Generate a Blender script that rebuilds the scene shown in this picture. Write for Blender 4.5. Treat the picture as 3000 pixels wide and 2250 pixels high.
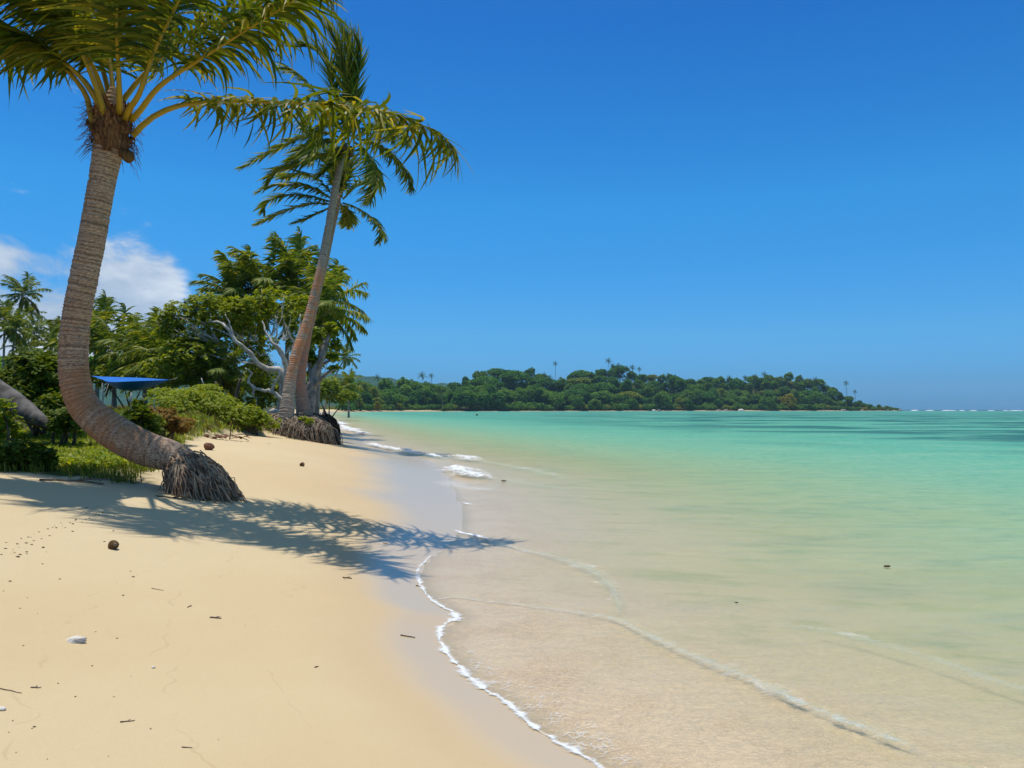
import bpy, math, random
import numpy as np
from mathutils import Vector

# ------------------------------------------------------------------ clear
for o in list(bpy.data.objects):
    bpy.data.objects.remove(o, do_unlink=True)
scene = bpy.context.scene
COL = scene.collection
RNG = np.random.default_rng(7)

# ------------------------------------------------------------------ camera
CAM_H = 1.6
FPX = 2333.0                       # focal length in photo pixels (3000 px wide)
PITCH = math.atan(75 / FPX)
cam_data = bpy.data.cameras.new('camera')
cam = bpy.data.objects.new('camera', cam_data)
COL.objects.link(cam)
cam.location = (0, 0, CAM_H)
cam.rotation_euler = (math.radians(90) + PITCH, 0, 0)
cam_data.sensor_width = 36.0
cam_data.lens = 36.0 * FPX / 3000.0
cam_data.clip_start = 0.05
cam_data.clip_end = 20000
scene.camera = cam

# ------------------------------------------------------------------ world sky
SUN_DIR = Vector((-0.15, 0.12, 1.0)).normalized()      # towards the sun
SUN_EL = math.asin(SUN_DIR.z)
SUN_AZ = math.atan2(SUN_DIR.x, SUN_DIR.y)
world = bpy.data.worlds.new('World')
scene.world = world
world.use_nodes = True
wn = world.node_tree
for n in list(wn.nodes):
    wn.nodes.remove(n)


class NT:
    """tiny node-tree helper"""
    def __init__(self, tree):
        self.t = tree

    def n(self, typ, **kw):
        nd = self.t.nodes.new(typ)
        for k, v in kw.items():
            if k == 'inp':
                for kk, vv in v.items():
                    self.set(nd, kk, vv)
            else:
                setattr(nd, k, v)
        return nd

    def set(self, nd, key, v):
        s = nd.inputs[key]
        if isinstance(v, bpy.types.NodeSocket):
            self.t.links.new(v, s)
        elif isinstance(v, bpy.types.Node):
            self.t.links.new(v.outputs[0], s)
        else:
            if hasattr(s.default_value, '__len__') and hasattr(v, '__len__') and len(v) == 3 and len(s.default_value) == 4:
                v = (*v, 1)
            s.default_value = v

    def math(self, op, a, b=0.0, c=None, clamp=False):
        nd = self.n('ShaderNodeMath', operation=op, use_clamp=clamp)
        self.set(nd, 0, a)
        self.set(nd, 1, b)
        if c is not None:
            self.set(nd, 2, c)
        return nd.outputs[0]

    def mix(self, f, a, b, blend='MIX'):
        nd = self.n('ShaderNodeMix', data_type='RGBA', blend_type=blend)
        self.set(nd, 0, f)
        self.set(nd, 6, a)
        self.set(nd, 7, b)
        return nd.outputs[2]

    def ramp(self, f, stops, interp='LINEAR'):
        nd = self.n('ShaderNodeValToRGB')
        cr = nd.color_ramp
        cr.interpolation = interp
        while len(cr.elements) > 1:
            cr.elements.remove(cr.elements[-1])
        for i, (p, c) in enumerate(stops):
            e = cr.elements[0] if i == 0 else cr.elements.new(p)
            e.position = p
            if not hasattr(c, '__len__'):
                c = (c, c, c)
            e.color = (*c, 1)
        self.set(nd, 0, f)
        return nd.outputs[0]

    def noise(self, vec, scale, detail=3.0, rough=0.5, dist=0.0, out=0):
        nd = self.n('ShaderNodeTexNoise')
        if vec is not None:
            self.set(nd, 'Vector', vec)
        self.set(nd, 'Scale', scale)
        self.set(nd, 'Detail', detail)
        self.set(nd, 'Roughness', rough)
        self.set(nd, 'Distortion', dist)
        return nd.outputs[out]

    def mapr(self, v, a, b, c=0.0, d=1.0, smooth=True):
        nd = self.n('ShaderNodeMapRange', interpolation_type='SMOOTHSTEP' if smooth else 'LINEAR')
        self.set(nd, 0, v)
        self.set(nd, 1, a)
        self.set(nd, 2, b)
        self.set(nd, 3, c)
        self.set(nd, 4, d)
        return nd.outputs[0]

    def attr(self, name):
        return self.n('ShaderNodeAttribute', attribute_name=name).outputs['Fac']

    def scale(self, vec, s):
        nd = self.n('ShaderNodeVectorMath', operation='MULTIPLY')
        self.set(nd, 0, vec)
        self.set(nd, 1, s)
        return nd.outputs[0]

    def bump(self, h, strength, dist=0.02, normal=None):
        nd = self.n('ShaderNodeBump')
        self.set(nd, 'Height', h)
        self.set(nd, 'Strength', strength)
        self.set(nd, 'Distance', dist)
        if normal is not None:
            self.set(nd, 'Normal', normal)
        return nd.outputs[0]


w = NT(wn)
sky = w.n('ShaderNodeTexSky', sky_type='NISHITA')
sky.sun_disc = False
sky.sun_elevation = SUN_EL
sky.sun_rotation = SUN_AZ
sky.altitude = 0
sky.air_density = 1.0
sky.dust_density = 0.15
sky.ozone_density = 3.0
hs = w.n('ShaderNodeHueSaturation', inp={'Saturation': 1.3, 'Value': 1.0, 'Color': sky.outputs[0]})
tc = w.n('ShaderNodeTexCoord')
sep = w.n('ShaderNodeSeparateXYZ', inp={0: tc.outputs['Generated']})
X, Y, Z = sep.outputs
# a low bank of fair-weather cumulus that stands over the land (left, west of the bay)
az = w.math('ARCTAN2', X, Y)
cvec = w.n('ShaderNodeCombineXYZ', inp={0: w.math('MULTIPLY', az, 1.0), 1: w.math('MULTIPLY', Z, 2.1), 2: 3.7})
n1 = w.noise(cvec, 6.0, 9.0, 0.58, 0.25)
n2 = w.noise(cvec, 2.3, 3.0, 0.5)
dens = w.math('ADD', w.math('MULTIPLY', n1, 0.75), w.math('MULTIPLY', n2, 0.45))
elev = w.mapr(Z, 0.07, 0.27, 0.0, 1.0, smooth=False)
land = w.mapr(az, -0.41, -0.29, 0.0, 1.0, smooth=False)
lim = w.math('ADD', w.math('ADD', w.math('MULTIPLY', elev, 0.44), 0.29), w.math('MULTIPLY', land, 0.62))
cfac = w.mapr(w.math('SUBTRACT', dens, lim), 0.0, 0.11)
ccol = w.mix(w.mapr(n1, 0.42, 0.68), (4.6, 5.6, 6.9, 1), (8.8, 9.3, 9.8, 1))
tint = w.ramp(Z, [(0.0, (0.11, 0.45, 1.30)), (0.03, (0.17, 0.56, 1.27)), (0.09, (0.31, 0.80, 1.26)), (0.25, (0.36, 1.12, 1.40)), (0.44, (0.31, 0.93, 1.32)), (0.54, (0.45, 0.97, 1.28)), (0.68, (1.5, 1.35, 1.2)), (0.82, (3.8, 2.1, 1.25)), (1.0, (5.2, 2.6, 1.3))])  # overhead sky warmed and brightened to neutralise the blue fill in shadows
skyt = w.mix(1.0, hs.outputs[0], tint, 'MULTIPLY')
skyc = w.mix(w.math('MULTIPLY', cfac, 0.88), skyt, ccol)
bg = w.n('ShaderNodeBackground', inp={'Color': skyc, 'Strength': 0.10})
out = w.n('ShaderNodeOutputWorld')
wn.links.new(bg.outputs[0], out.inputs[0])

# ------------------------------------------------------------------ sun
sun_data = bpy.data.lights.new('sun', 'SUN')
sun_data.energy = 4.0
sun_data.angle = math.radians(0.53)
sun_data.color = (1.0, 0.95, 0.86)
sun = bpy.data.objects.new('sun', sun_data)
COL.objects.link(sun)
sun.rotation_euler = SUN_DIR.to_track_quat('Z', 'Y').to_euler()
sun.location = (0, 0, 60)

# ------------------------------------------------------------------ colour management
scene.view_settings.view_transform = 'Standard'
scene.view_settings.look = 'None'
scene.view_settings.exposure = 0.0
scene.view_settings.gamma = 1.0
scene.render.engine = 'CYCLES'
scene.cycles.transparent_max_bounces = 12
scene.cycles.max_bounces = 5
scene.cycles.diffuse_bounces = 3
scene.cycles.glossy_bounces = 2
scene.cycles.transmission_bounces = 3
scene.cycles.volume_bounces = 0
scene.cycles.caustics_reflective = False
scene.cycles.caustics_refractive = False


# ------------------------------------------------------------------ pixel helpers (photo is 3000 x 2250)
def ray(px, py):
    cx, cy = (px - 1500) / FPX, (1125 - py) / FPX
    c, s = math.cos(PITCH), math.sin(PITCH)
    return np.array([cx, c - cy * s, s + cy * c])


def P(px, py, d):
    r = ray(px, py)
    return np.array([0, 0, CAM_H]) + r * (d / r[1])


def W0(px, py, z=0.0):
    r = ray(px, py)
    t = (z - CAM_H) / r[2]
    return (r * t)[:2]


def sm(a, b, x):
    t = np.clip((np.asarray(x, float) - a) / (b - a), 0, 1)
    return t * t * (3 - 2 * t)


def catmull(pts, sub):
    pts = np.asarray(pts, float)
    P0 = np.vstack([2 * pts[0] - pts[1], pts, 2 * pts[-1] - pts[-2]])
    res = []
    for i in range(len(pts) - 1):
        p0, p1, p2, p3 = P0[i:i + 4]
        for t in np.arange(sub) / sub:
            res.append(0.5 * ((2 * p1) + (-p0 + p2) * t + (2 * p0 - 5 * p1 + 4 * p2 - p3) * t * t + (-p0 + 3 * p1 - 3 * p2 + p3) * t ** 3))
    res.append(pts[-1])
    return np.array(res)


def sdf(pts, poly):
    """signed distance (positive inside) of Nx2 points to a closed polygon"""
    pts = np.asarray(pts, np.float32)
    a = np.asarray(poly, np.float32)
    b = np.roll(a, -1, axis=0)
    if len(pts) <= 3000:
        e = b - a
        w_ = pts[:, None, :] - a[None]
        t = np.clip((w_ * e[None]).sum(-1) / ((e * e).sum(-1) + 1e-12)[None], 0, 1)
        d2 = ((w_ - t[..., None] * e[None]) ** 2).sum(-1).min(1)
        ey = np.where(e[:, 1] == 0, 1e-9, e[:, 1])
        cr = ((a[None, :, 1] > pts[:, 1:2]) != (b[None, :, 1] > pts[:, 1:2])) & (w_[..., 0] < e[None, :, 0] * w_[..., 1] / ey[None])
        ins = cr.sum(1) % 2 == 1
        d = np.sqrt(d2)
        return np.where(ins, d, -d).astype(float)
    outd = np.empty(len(pts), np.float32)
    CH = 20000
    for i in range(0, len(pts), CH):
        p = pts[i:i + CH]
        best = np.full(len(p), 1e18, np.float32)
        ins = np.zeros(len(p), bool)
        for k in range(len(a)):
            ax, ay = a[k]
            ex, ey = b[k, 0] - ax, b[k, 1] - ay
            wx, wy = p[:, 0] - ax, p[:, 1] - ay
            t = np.clip((wx * ex + wy * ey) / (ex * ex + ey * ey + 1e-12), 0, 1)
            dx, dy = wx - t * ex, wy - t * ey
            np.minimum(best, dx * dx + dy * dy, out=best)
            if ey != 0:
                c = ((a[k, 1] > p[:, 1]) != (b[k, 1] > p[:, 1])) & (wx < ex * wy / ey)
                ins ^= c
        d = np.sqrt(best)
        outd[i:i + CH] = np.where(ins, d, -d)
    return outd.astype(float)


def vnoise(x, y, seed=0):
    """smooth value noise on numpy arrays, -1..1"""
    x = np.asarray(x, float)
    y = np.asarray(y, float)
    xi, yi = np.floor(x).astype(np.int64), np.floor(y).astype(np.int64)
    xf, yf = x - xi, y - yi
    u, v = xf * xf * (3 - 2 * xf), yf * yf * (3 - 2 * yf)

    def h(i, j):
        n = (i * 374761393 + j * 668265263 + seed * 1442695041) & 0xffffffff
        n = ((n ^ (n >> 13)) * 1274126177) & 0xffffffff
        return ((n ^ (n >> 16)) & 0xffff) / 32767.5 - 1
    return (h(xi, yi) * (1 - u) + h(xi + 1, yi) * u) * (1 - v) + (h(xi, yi + 1) * (1 - u) + h(xi + 1, yi + 1) * u) * v


def fbm(x, y, oct=4, seed=0):
    s, a = 0, 0.5
    for k in range(oct):
        s = s + a * vnoise(np.asarray(x) * 2 ** k, np.asarray(y) * 2 ** k, seed + k)
        a *= 0.5
    return s


# ------------------------------------------------------------------ shoreline, vegetation line, terrain
near = [W0(*p) for p in [(1960, 2420), (1760, 2250), (1660, 2193), (1575, 2140), (1490, 2065), (1400, 2010), (1345, 1955), (1290, 1885),
                         (1298, 1835), (1338, 1808), (1268, 1762), (1232, 1715), (1226, 1670), (1262, 1628), (1330, 1570), (1352, 1510),
                         (1320, 1435), (1295, 1385), (1225, 1345), (1120, 1316), (1040, 1285), (990, 1258), (960, 1240), (943, 1226), (934, 1217)]]
mid = [W0(950, 1211), W0(1010, 1207.6), W0(1150, 1206.0), W0(1330, 1205.3), W0(1500, 1205.0), W0(1720, 1204.7), W0(1950, 1204.4), W0(2150, 1204.25),
       W0(2350, 1204.1), W0(2500, 1204.0), W0(2600, 1203.95), W0(2640, 1203.95)]
front = [np.array(p, float) for p in [(40, -400), (14, -120), (6, -35), (3.2, -10), (1.9, -2.5), (1.35, 0.8)]]
shore = catmull(front + near + mid, 3)
back = np.array([(480, 985), (450, 1080), (330, 1200), (250, 1500), (150, 2100), (0, 3000), (-900, 4800), (-6500, 5200), (-6500, -5200), (-200, -5200)], float)
LAND = np.vstack([shore, back])

vegpx = [(-700, 1470, 8.6), (-200, 1420, 9.3), (0, 1410, 9.9), (150, 1410, 10.0), (280, 1425, 9.95), (410, 1418, 10.15), (455, 1370, 11.4), (485, 1325, 13.4), (520, 1295, 16.5), (570, 1283, 19.5),
         (640, 1272, 22.5), (740, 1270, 25.6), (830, 1290, 26.6), (910, 1300, 27.0), (960, 1290, 28.3), (958, 1262, 31.5), (935, 1240, 44), (918, 1226, 70), (908, 1216, 120)]
vegw = [np.array([(px - 1500) / FPX * d, d]) for px, py, d in vegpx]
vegline = [np.array(p, float) for p in [(-30, -400), (-14, -60), (-8, -10), (-6.6, 2)]] + vegw + \
    [np.array(p, float) for p in [(-66, 215), (-96, 345), (-121, 500), (-108, 640), (-62, 696), (66, 794), (222, 884), (450, 944), (462, 965), (440, 1070), (320, 1190)]]
VEG = np.vstack([catmull(vegline, 2), back[3:-1] + np.array([-14, 0]), [[-300, -5200]]])


def ridge_top(sx):
    """height in metres of the headland's ground behind its shore, along photo x"""
    return np.interp(sx, [900, 1250, 1330, 1420, 1560, 1640, 1720, 1850, 1980, 2150, 2300, 2420, 2500, 2580, 2640, 2700],
                     [1, 3, 11, 27, 26, 12, 29, 31, 21, 22, 30, 26, 17, 7, 2, 0])


def height(x, y, with_s=False):
    x = np.atleast_1d(np.asarray(x, float))
    y = np.atleast_1d(np.asarray(y, float))
    pts = np.stack([x, y], 1)
    s = sdf(pts, LAND)
    v = sdf(pts, VEG)
    r = np.hypot(x, y)
    far = sm(60, 320, r)
    sp = np.maximum(s, 0)
    zl_near = np.where(sp < 4.4, 0.16 * sp, 0.704 + 0.30 * (1 - np.exp(-(sp - 4.4) / 3.0)) + 0.012 * np.clip(sp - 6, 0, 60))
    zl_far = 2.3 * (1 - np.exp(-sp / 12.0)) + 0.02 * np.clip(sp - 20, 0, 100)
    z = zl_near * (1 - far) + zl_far * far
    # low vegetated bank where the root mats hold the sand
    bank = 0.45 * sm(-0.25, 0.8, v) * sm(17, 23, y) * (1 - sm(60, 120, y))
    z = z + bank
    sx = 1500 + x / np.maximum(y, 1) * FPX
    hill = ridge_top(sx) * sm(8, 110, s) * sm(560, 700, y)
    z = z + hill
    sn = np.maximum(-s, 0)
    zs = -np.where(sn < 35, 0.05 * sn - 0.07 * (1 - np.exp(-sn / 1.6)), 1.68 + 0.005 * (np.minimum(sn, 400) - 35))
    zs = zs - 22 * sm(1080, 1180, r) * (s < 0)
    z = np.where(s >= 0, z, zs)
    # gentle unevenness
    z = z + np.where(s > 0.2, 1, 0.35) * (0.025 * fbm(x * 0.35, y * 0.35, 2, 3) + 0.007 * fbm(x * 1.9, y * 1.9, 2, 5)) * sm(0.0, 2.5, np.abs(s))
    z = z + 0.10 * fbm(x * 0.5, y * 0.5, 3, 9) * sm(0.2, 1.5, v) * (1 - sm(200, 400, r))
    if with_s:
        return z, s, v
    return z


def hz(x, y):
    return float(height(x, y)[0])


def G(px, py, d0=2.0, d1=400.0):
    """ground point seen at a photo pixel"""
    r = ray(px, py)
    ds = np.geomspace(d0, d1, 260)
    for _ in range(2):
        pts = np.array([0, 0, CAM_H]) + np.outer(ds / r[1], r)
        f = pts[:, 2] - height(pts[:, 0], pts[:, 1])
        k = np.argmax(f < 0)
        if f[k] >= 0:
            k = len(ds) - 1
        k = max(k, 1)
        ds = np.linspace(ds[k - 1], ds[k], 30)
    p = pts[k]
    return np.array([p[0], p[1], hz(p[0], p[1])])


# ------------------------------------------------------------------ mesh helpers
def mesh_data(name, verts, faces, mats, smooth=True, attrs=None, midx=None):
    """faces: array Mx3/Mx4 or list of such arrays"""
    me = bpy.data.meshes.new(name)
    verts = np.asarray(verts, np.float32)
    if not isinstance(faces, list):
        faces = [faces]
    faces = [np.asarray(f, np.int32) for f in faces if len(f)]
    me.vertices.add(len(verts))
    me.vertices.foreach_set('co', verts.ravel())
    nl = sum(f.size for f in faces)
    nf = sum(len(f) for f in faces)
    me.loops.add(nl)
    me.polygons.add(nf)
    me.loops.foreach_set('vertex_index', np.concatenate([f.ravel() for f in faces]))
    sizes = np.concatenate([np.full(len(f), f.shape[1], np.int32) for f in faces])
    starts = np.concatenate([[0], np.cumsum(sizes)[:-1]]).astype(np.int32)
    me.polygons.foreach_set('loop_start', starts)
    me.polygons.foreach_set('loop_total', sizes)
    me.polygons.foreach_set('use_smooth', np.full(nf, smooth, bool))
    if midx is not None:
        me.polygons.foreach_set('material_index', np.asarray(midx, np.int32))
    if not isinstance(mats, (list, tuple)):
        mats = [mats]
    for m in mats:
        me.materials.append(m)
    if attrs:
        for k, v in attrs.items():
            a = me.attributes.new(k, 'FLOAT', 'POINT')
            a.data.foreach_set('value', np.asarray(v, np.float32))
    me.update(calc_edges=True)
    return me


def link(name, me, parent=None):
    o = bpy.data.objects.new(name, me)
    COL.objects.link(o)
    if parent is not None:
        o.parent = parent
    return o


def tag(o, label=None, cat=None, group=None, kind=None):
    if label:
        o['label'] = label
    if cat:
        o['category'] = cat
    if group:
        o['group'] = group
    if kind:
        o['kind'] = kind
    return o


def thing(name, label, cat, loc, group=None, rotz=0.0, scale=1.0):
    o = bpy.data.objects.new(name, None)
    o.empty_display_size = 0.2
    COL.objects.link(o)
    o.location = [float(c) for c in loc]
    o.rotation_euler = (0, 0, rotz)
    o.scale = (scale,) * 3 if not hasattr(scale, '__len__') else scale
    return tag(o, label, cat, group)


class MB:
    """collects verts / faces / a float attribute"""
    def __init__(self):
        self.v, self.f, self.a, self.n = [], {3: [], 4: []}, [], 0

    def add(self, v, f, a=None):
        v = np.asarray(v, float).reshape(-1, 3)
        f = np.asarray(f, int)
        self.v.append(v)
        self.f[f.shape[1]].append(f + self.n)
        self.a.append(np.zeros(len(v)) if a is None else np.asarray(a, float))
        self.n += len(v)

    def data(self, name, mat, smooth=True, off=(0, 0, 0), attr=None):
        v = np.vstack(self.v) - np.asarray(off)
        fs = [np.vstack(self.f[k]) for k in (3, 4) if self.f[k]]
        return mesh_data(name, v, fs, mat, smooth, {attr: np.concatenate(self.a)} if attr else None)

    def obj(self, name, mat, parent=None, smooth=True, off=(0, 0, 0), attr=None):
        return link(name, self.data(name, mat, smooth, off, attr), parent)


def norm(v):
    v = np.asarray(v, float)
    return v / (np.linalg.norm(v, axis=-1, keepdims=True) + 1e-12)


def frames(path):
    path = np.asarray(path, float)
    T = norm(np.gradient(path, axis=0))
    ref = np.array([0, 1.0, 0]) if abs(T[0, 1]) < 0.8 else np.array([1.0, 0, 0])
    U = np.empty_like(path)
    u = ref
    for i in range(len(path)):
        u = u - T[i] * np.dot(u, T[i])
        u = u / (np.linalg.norm(u) + 1e-9)
        U[i] = u
    return T, U, np.cross(T, U)


def tube(path, rad, seg=8, cap=True, jitter=None):
    path = np.asarray(path, float)
    n = len(path)
    rad = np.broadcast_to(np.asarray(rad, float), (n,))
    T, U, V = frames(path)
    th = np.arange(seg) / seg * 2 * math.pi
    R = rad[:, None] * np.ones(seg)[None]
    if jitter is not None:
        R = R * jitter
    v = path[:, None, :] + R[..., None] * (np.cos(th)[None, :, None] * U[:, None, :] + np.sin(th)[None, :, None] * V[:, None, :])
    v = v.reshape(-1, 3)
    i = np.arange(n - 1)[:, None] * seg
    j = np.arange(seg)[None]
    k = (j + 1) % seg
    f = np.stack([i + j, i + k, i + seg + k, i + seg + j], -1).reshape(-1, 4)
    if cap:
        v = np.vstack([v, path[-1] + T[-1] * rad[-1] * 0.4, path[0]])
        a = (n - 1) * seg
        t1 = np.stack([a + np.arange(seg), a + (np.arange(seg) + 1) % seg, np.full(seg, n * seg), np.full(seg, n * seg)], -1)
        t0 = np.stack([(np.arange(seg) + 1) % seg, np.arange(seg), np.full(seg, n * seg + 1), np.full(seg, n * seg + 1)], -1)
        return v, f, t1[:, :3], t0[:, :3]
    return v, f


def add_tube(mb, path, rad, seg=6, a=0.0):
    v, f, t1, t0 = tube(path, rad, seg)
    n0 = mb.n
    mb.add(v, f, np.full(len(v), a))
    mb.f[3].append(t1 + n0)
    mb.f[3].append(t0 + n0)


# ------------------------------------------------------------------ materials
def new_mat(name):
    m = bpy.data.materials.new(name)
    m.use_nodes = True
    t = m.node_tree
    for n in list(t.nodes):
        t.nodes.remove(n)
    h = NT(t)
    h.out = h.n('ShaderNodeOutputMaterial')
    return m, h


def principled(h, **inp):
    p = h.n('ShaderNodeBsdfPrincipled')
    for k, v in inp.items():
        h.set(p, k.replace('_', ' '), v)
    return p


def leaf_mat(name, ca, cb, cc=None, trans=0.35, rough=0.42, spec=0.4, tcol=None):
    m, h = new_mat(name)
    geo = h.n('ShaderNodeNewGeometry')
    stops = [(0.0, ca), (0.6, cb)] + ([(1.0, cc)] if cc else [])
    col = h.ramp(geo.outputs['Random Per Island'], stops)
    oi = h.n('ShaderNodeObjectInfo')
    col = h.mix(1.0, col, h.ramp(oi.outputs['Random'], [(0, (0.82, 0.86, 0.8)), (1, (1.15, 1.1, 1.0))]), 'MULTIPLY')
    p = principled(h, Base_Color=col, Roughness=rough, Specular_IOR_Level=spec)
    tr = h.n('ShaderNodeBsdfTranslucent')
    h.set(tr, 0, h.mix(1.0, col, tcol or (1.5, 1.35, 0.5), 'MULTIPLY'))
    mx = h.n('ShaderNodeMixShader', inp={0: trans})
    h.t.links.new(p.outputs[0], mx.inputs[1])
    h.t.links.new(tr.outputs[0], mx.inputs[2])
    h.t.links.new(mx.outputs[0], h.out.inputs[0])
    return m


def plain_mat(name, ca, cb, scale=6.0, rough=0.8, bump=0.3, bdist=0.01, detail=6.0, stretch=(1, 1, 1), spec=0.3):
    m, h = new_mat(name)
    tc = h.n('ShaderNodeTexCoord')
    vec = h.scale(tc.outputs['Object'], stretch)
    n = h.noise(vec, scale, detail, 0.62)
    col = h.mix(h.mapr(n, 0.32, 0.68), ca, cb)
    p = principled(h, Base_Color=col, Roughness=rough, Specular_IOR_Level=spec, Normal=h.bump(n, bump, bdist))
    h.t.links.new(p.outputs[0], h.out.inputs[0])
    return m


M = {}
# palms
M['frond_near'] = leaf_mat('palm_leaf_near', (0.045, 0.085, 0.005), (0.13, 0.17, 0.010), (0.36, 0.31, 0.03), 0.46, 0.45, 0.2)
M['frond_mid'] = leaf_mat('palm_leaf_mid', (0.055, 0.105, 0.010), (0.17, 0.225, 0.018), (0.42, 0.38, 0.06), 0.44, 0.45, 0.22)
M['frond_bg'] = leaf_mat('palm_leaf_back', (0.070, 0.13, 0.014), (0.17, 0.24, 0.024), (0.40, 0.38, 0.07), 0.42, 0.5, 0.2)
M['frond_yellow'] = leaf_mat('palm_leaf_yellow', (0.16, 0.15, 0.02), (0.26, 0.22, 0.03), (0.36, 0.27, 0.05), 0.35, 0.45)
M['frond_far'] = leaf_mat('palm_leaf_far', (0.040, 0.080, 0.022), (0.065, 0.11, 0.03), None, 0.25, 0.6, 0.15)
M['petiole'] = plain_mat('palm_petiole', (0.42, 0.27, 0.015), (0.30, 0.22, 0.02), 5, 0.45, 0.15, 0.004, stretch=(1, 1, 1))
M['rachis'] = plain_mat('palm_rachis', (0.24, 0.22, 0.03), (0.16, 0.15, 0.03), 6, 0.5, 0.1)
M['fibre'] = plain_mat('palm_fibre', (0.34, 0.175, 0.075), (0.085, 0.035, 0.015), 34, 0.92, 0.8, 0.02, stretch=(1, 1, 0.22))
M['husk'] = plain_mat('coconut_husk', (0.17, 0.095, 0.03), (0.06, 0.03, 0.012), 14, 0.85, 0.6, 0.01, stretch=(1, 1, 0.25))
M['root'] = plain_mat('palm_root', (0.46, 0.34, 0.225), (0.15, 0.09, 0.055), 7, 0.9, 0.3)
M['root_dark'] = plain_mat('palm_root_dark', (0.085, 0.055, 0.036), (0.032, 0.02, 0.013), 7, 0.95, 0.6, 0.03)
M['root_grey'] = plain_mat('palm_root_grey', (0.42, 0.335, 0.24), (0.16, 0.105, 0.065), 6, 0.9, 0.3)


def trunk_mat(name, light, dark, red, ring=21.0, red_amt=0.5, red_lo=0.0, red_hi=1.0, foot=0.0):
    m, h = new_mat(name)
    tc = h.n('ShaderNodeTexCoord')
    L = h.attr('len')
    n = h.noise(tc.outputs['Object'], 3.2, 5, 0.6)
    nf = h.noise(h.scale(tc.outputs['Object'], (1, 1, 2.4)), 26, 5, 0.65)
    nl = h.n('ShaderNodeCombineXYZ', inp={2: h.math('ADD', h.math('MULTIPLY', L, ring), h.math('MULTIPLY', n, 1.2))})
    ringn = h.noise(nl, 1.0, 2, 0.6)
    saw = h.math('FRACT', h.math('ADD', h.math('MULTIPLY', L, ring), h.math('MULTIPLY', nf, 0.55)))
    groove = h.mapr(saw, 0.0, 0.28, 0.0, 1.0)
    if foot > 0:                 # weathered foot: rings worn away, pitted bark instead
        wear = h.mapr(L, foot * 0.55, foot * 1.25)
        groove = h.math('SUBTRACT', 1.0, h.math('MULTIPLY', h.math('SUBTRACT', 1.0, groove), wear))
        pit = h.noise(h.scale(tc.outputs['Object'], (1.0, 1.0, 1.6)), 34, 4, 0.7)
        groove = h.math('MULTIPLY', groove, h.math('ADD', wear, h.math('MULTIPLY', h.math('SUBTRACT', 1.0, wear), h.mapr(pit, 0.36, 0.46))))
    f = h.math('ADD', h.math('MULTIPLY', nf, 0.55), h.math('MULTIPLY', ringn, 0.5))
    col = h.mix(h.mapr(f, 0.38, 0.66), dark, light)
    rn = h.math('MULTIPLY', h.mapr(n, 0.34, 0.56), red_amt)
    rn = h.math('MULTIPLY', rn, h.math('MULTIPLY', h.mapr(L, red_lo, red_lo + 0.8), h.mapr(L, red_hi, red_hi + 1.2, 1.0, 0.0)))
    col = h.mix(rn, col, red)
    lich = h.noise(tc.outputs['Object'], 5.5, 6, 0.7)
    col = h.mix(h.math('MULTIPLY', h.mapr(lich, 0.54, 0.68), 0.4), col, (0.60, 0.50, 0.38))
    stain = h.noise(h.scale(tc.outputs['Object'], (1, 1, 0.35)), 4.0, 5, 0.7)
    col = h.mix(h.math('MULTIPLY', h.mapr(stain, 0.55, 0.72), 0.55), col, dark)
    col = h.mix(h.math('MULTIPLY', h.math('SUBTRACT', 1.0, groove), h.mapr(lich, 0.35, 0.6, 0.45, 0.95)), col, dark)
    hh = h.math('ADD', h.math('MULTIPLY', groove, 0.6), h.math('MULTIPLY', nf, 0.7))
    p = principled(h, Base_Color=col, Roughness=0.85, Specular_IOR_Level=0.25, Normal=h.bump(hh, 0.55, 0.012))
    h.t.links.new(p.outputs[0], h.out.inputs[0])
    return m


M['trunk1'] = trunk_mat('trunk_leaning', (0.60, 0.43, 0.29), (0.15, 0.085, 0.052), (0.46, 0.19, 0.07), 20, 0.65, 0.4, 2.2, 1.9)
M['trunk2'] = trunk_mat('trunk_tall', (0.60, 0.48, 0.36), (0.20, 0.135, 0.09), (0.62, 0.23, 0.085), 13, 0.85, 1.2, 5.2)
M['trunk3'] = trunk_mat('trunk_red', (0.56, 0.37, 0.25), (0.24, 0.12, 0.075), (0.60, 0.24, 0.13), 14, 0.9, 0.8, 3.5)
M['trunk_bg'] = plain_mat('trunk_back', (0.34, 0.29, 0.23), (0.19, 0.155, 0.12), 5, 0.85, 0.2)
M['limb'] = plain_mat('pale_limb', (0.68, 0.62, 0.54), (0.38, 0.33, 0.28), 4, 0.8, 0.5, 0.03)
M['limb_grey'] = plain_mat('grey_limb', (0.36, 0.32, 0.28), (0.14, 0.12, 0.105), 4, 0.85, 0.5, 0.03)
M['limb_brown'] = plain_mat('brown_limb', (0.16, 0.115, 0.075), (0.07, 0.05, 0.035), 5, 0.85, 0.4)
# broad leaves
M['leaf_tree'] = leaf_mat('tree_leaf', (0.085, 0.145, 0.009), (0.22, 0.29, 0.016), (0.40, 0.42, 0.05), 0.42, 0.45, 0.16)
M['leaf_bright'] = leaf_mat('bright_leaf', (0.11, 0.19, 0.010), (0.24, 0.32, 0.018), (0.44, 0.44, 0.06), 0.40, 0.45, 0.22)
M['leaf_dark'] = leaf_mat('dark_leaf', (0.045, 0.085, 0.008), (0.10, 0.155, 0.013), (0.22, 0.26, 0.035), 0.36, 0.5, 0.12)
M['leaf_yellow'] = leaf_mat('yellow_leaf', (0.11, 0.14, 0.02), (0.19, 0.19, 0.025), (0.30, 0.26, 0.05), 0.3, 0.5, 0.3)
M['leaf_rust'] = leaf_mat('rust_leaf', (0.20, 0.10, 0.022), (0.28, 0.16, 0.04), (0.14, 0.14, 0.025), 0.2, 0.7, 0.2)
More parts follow.
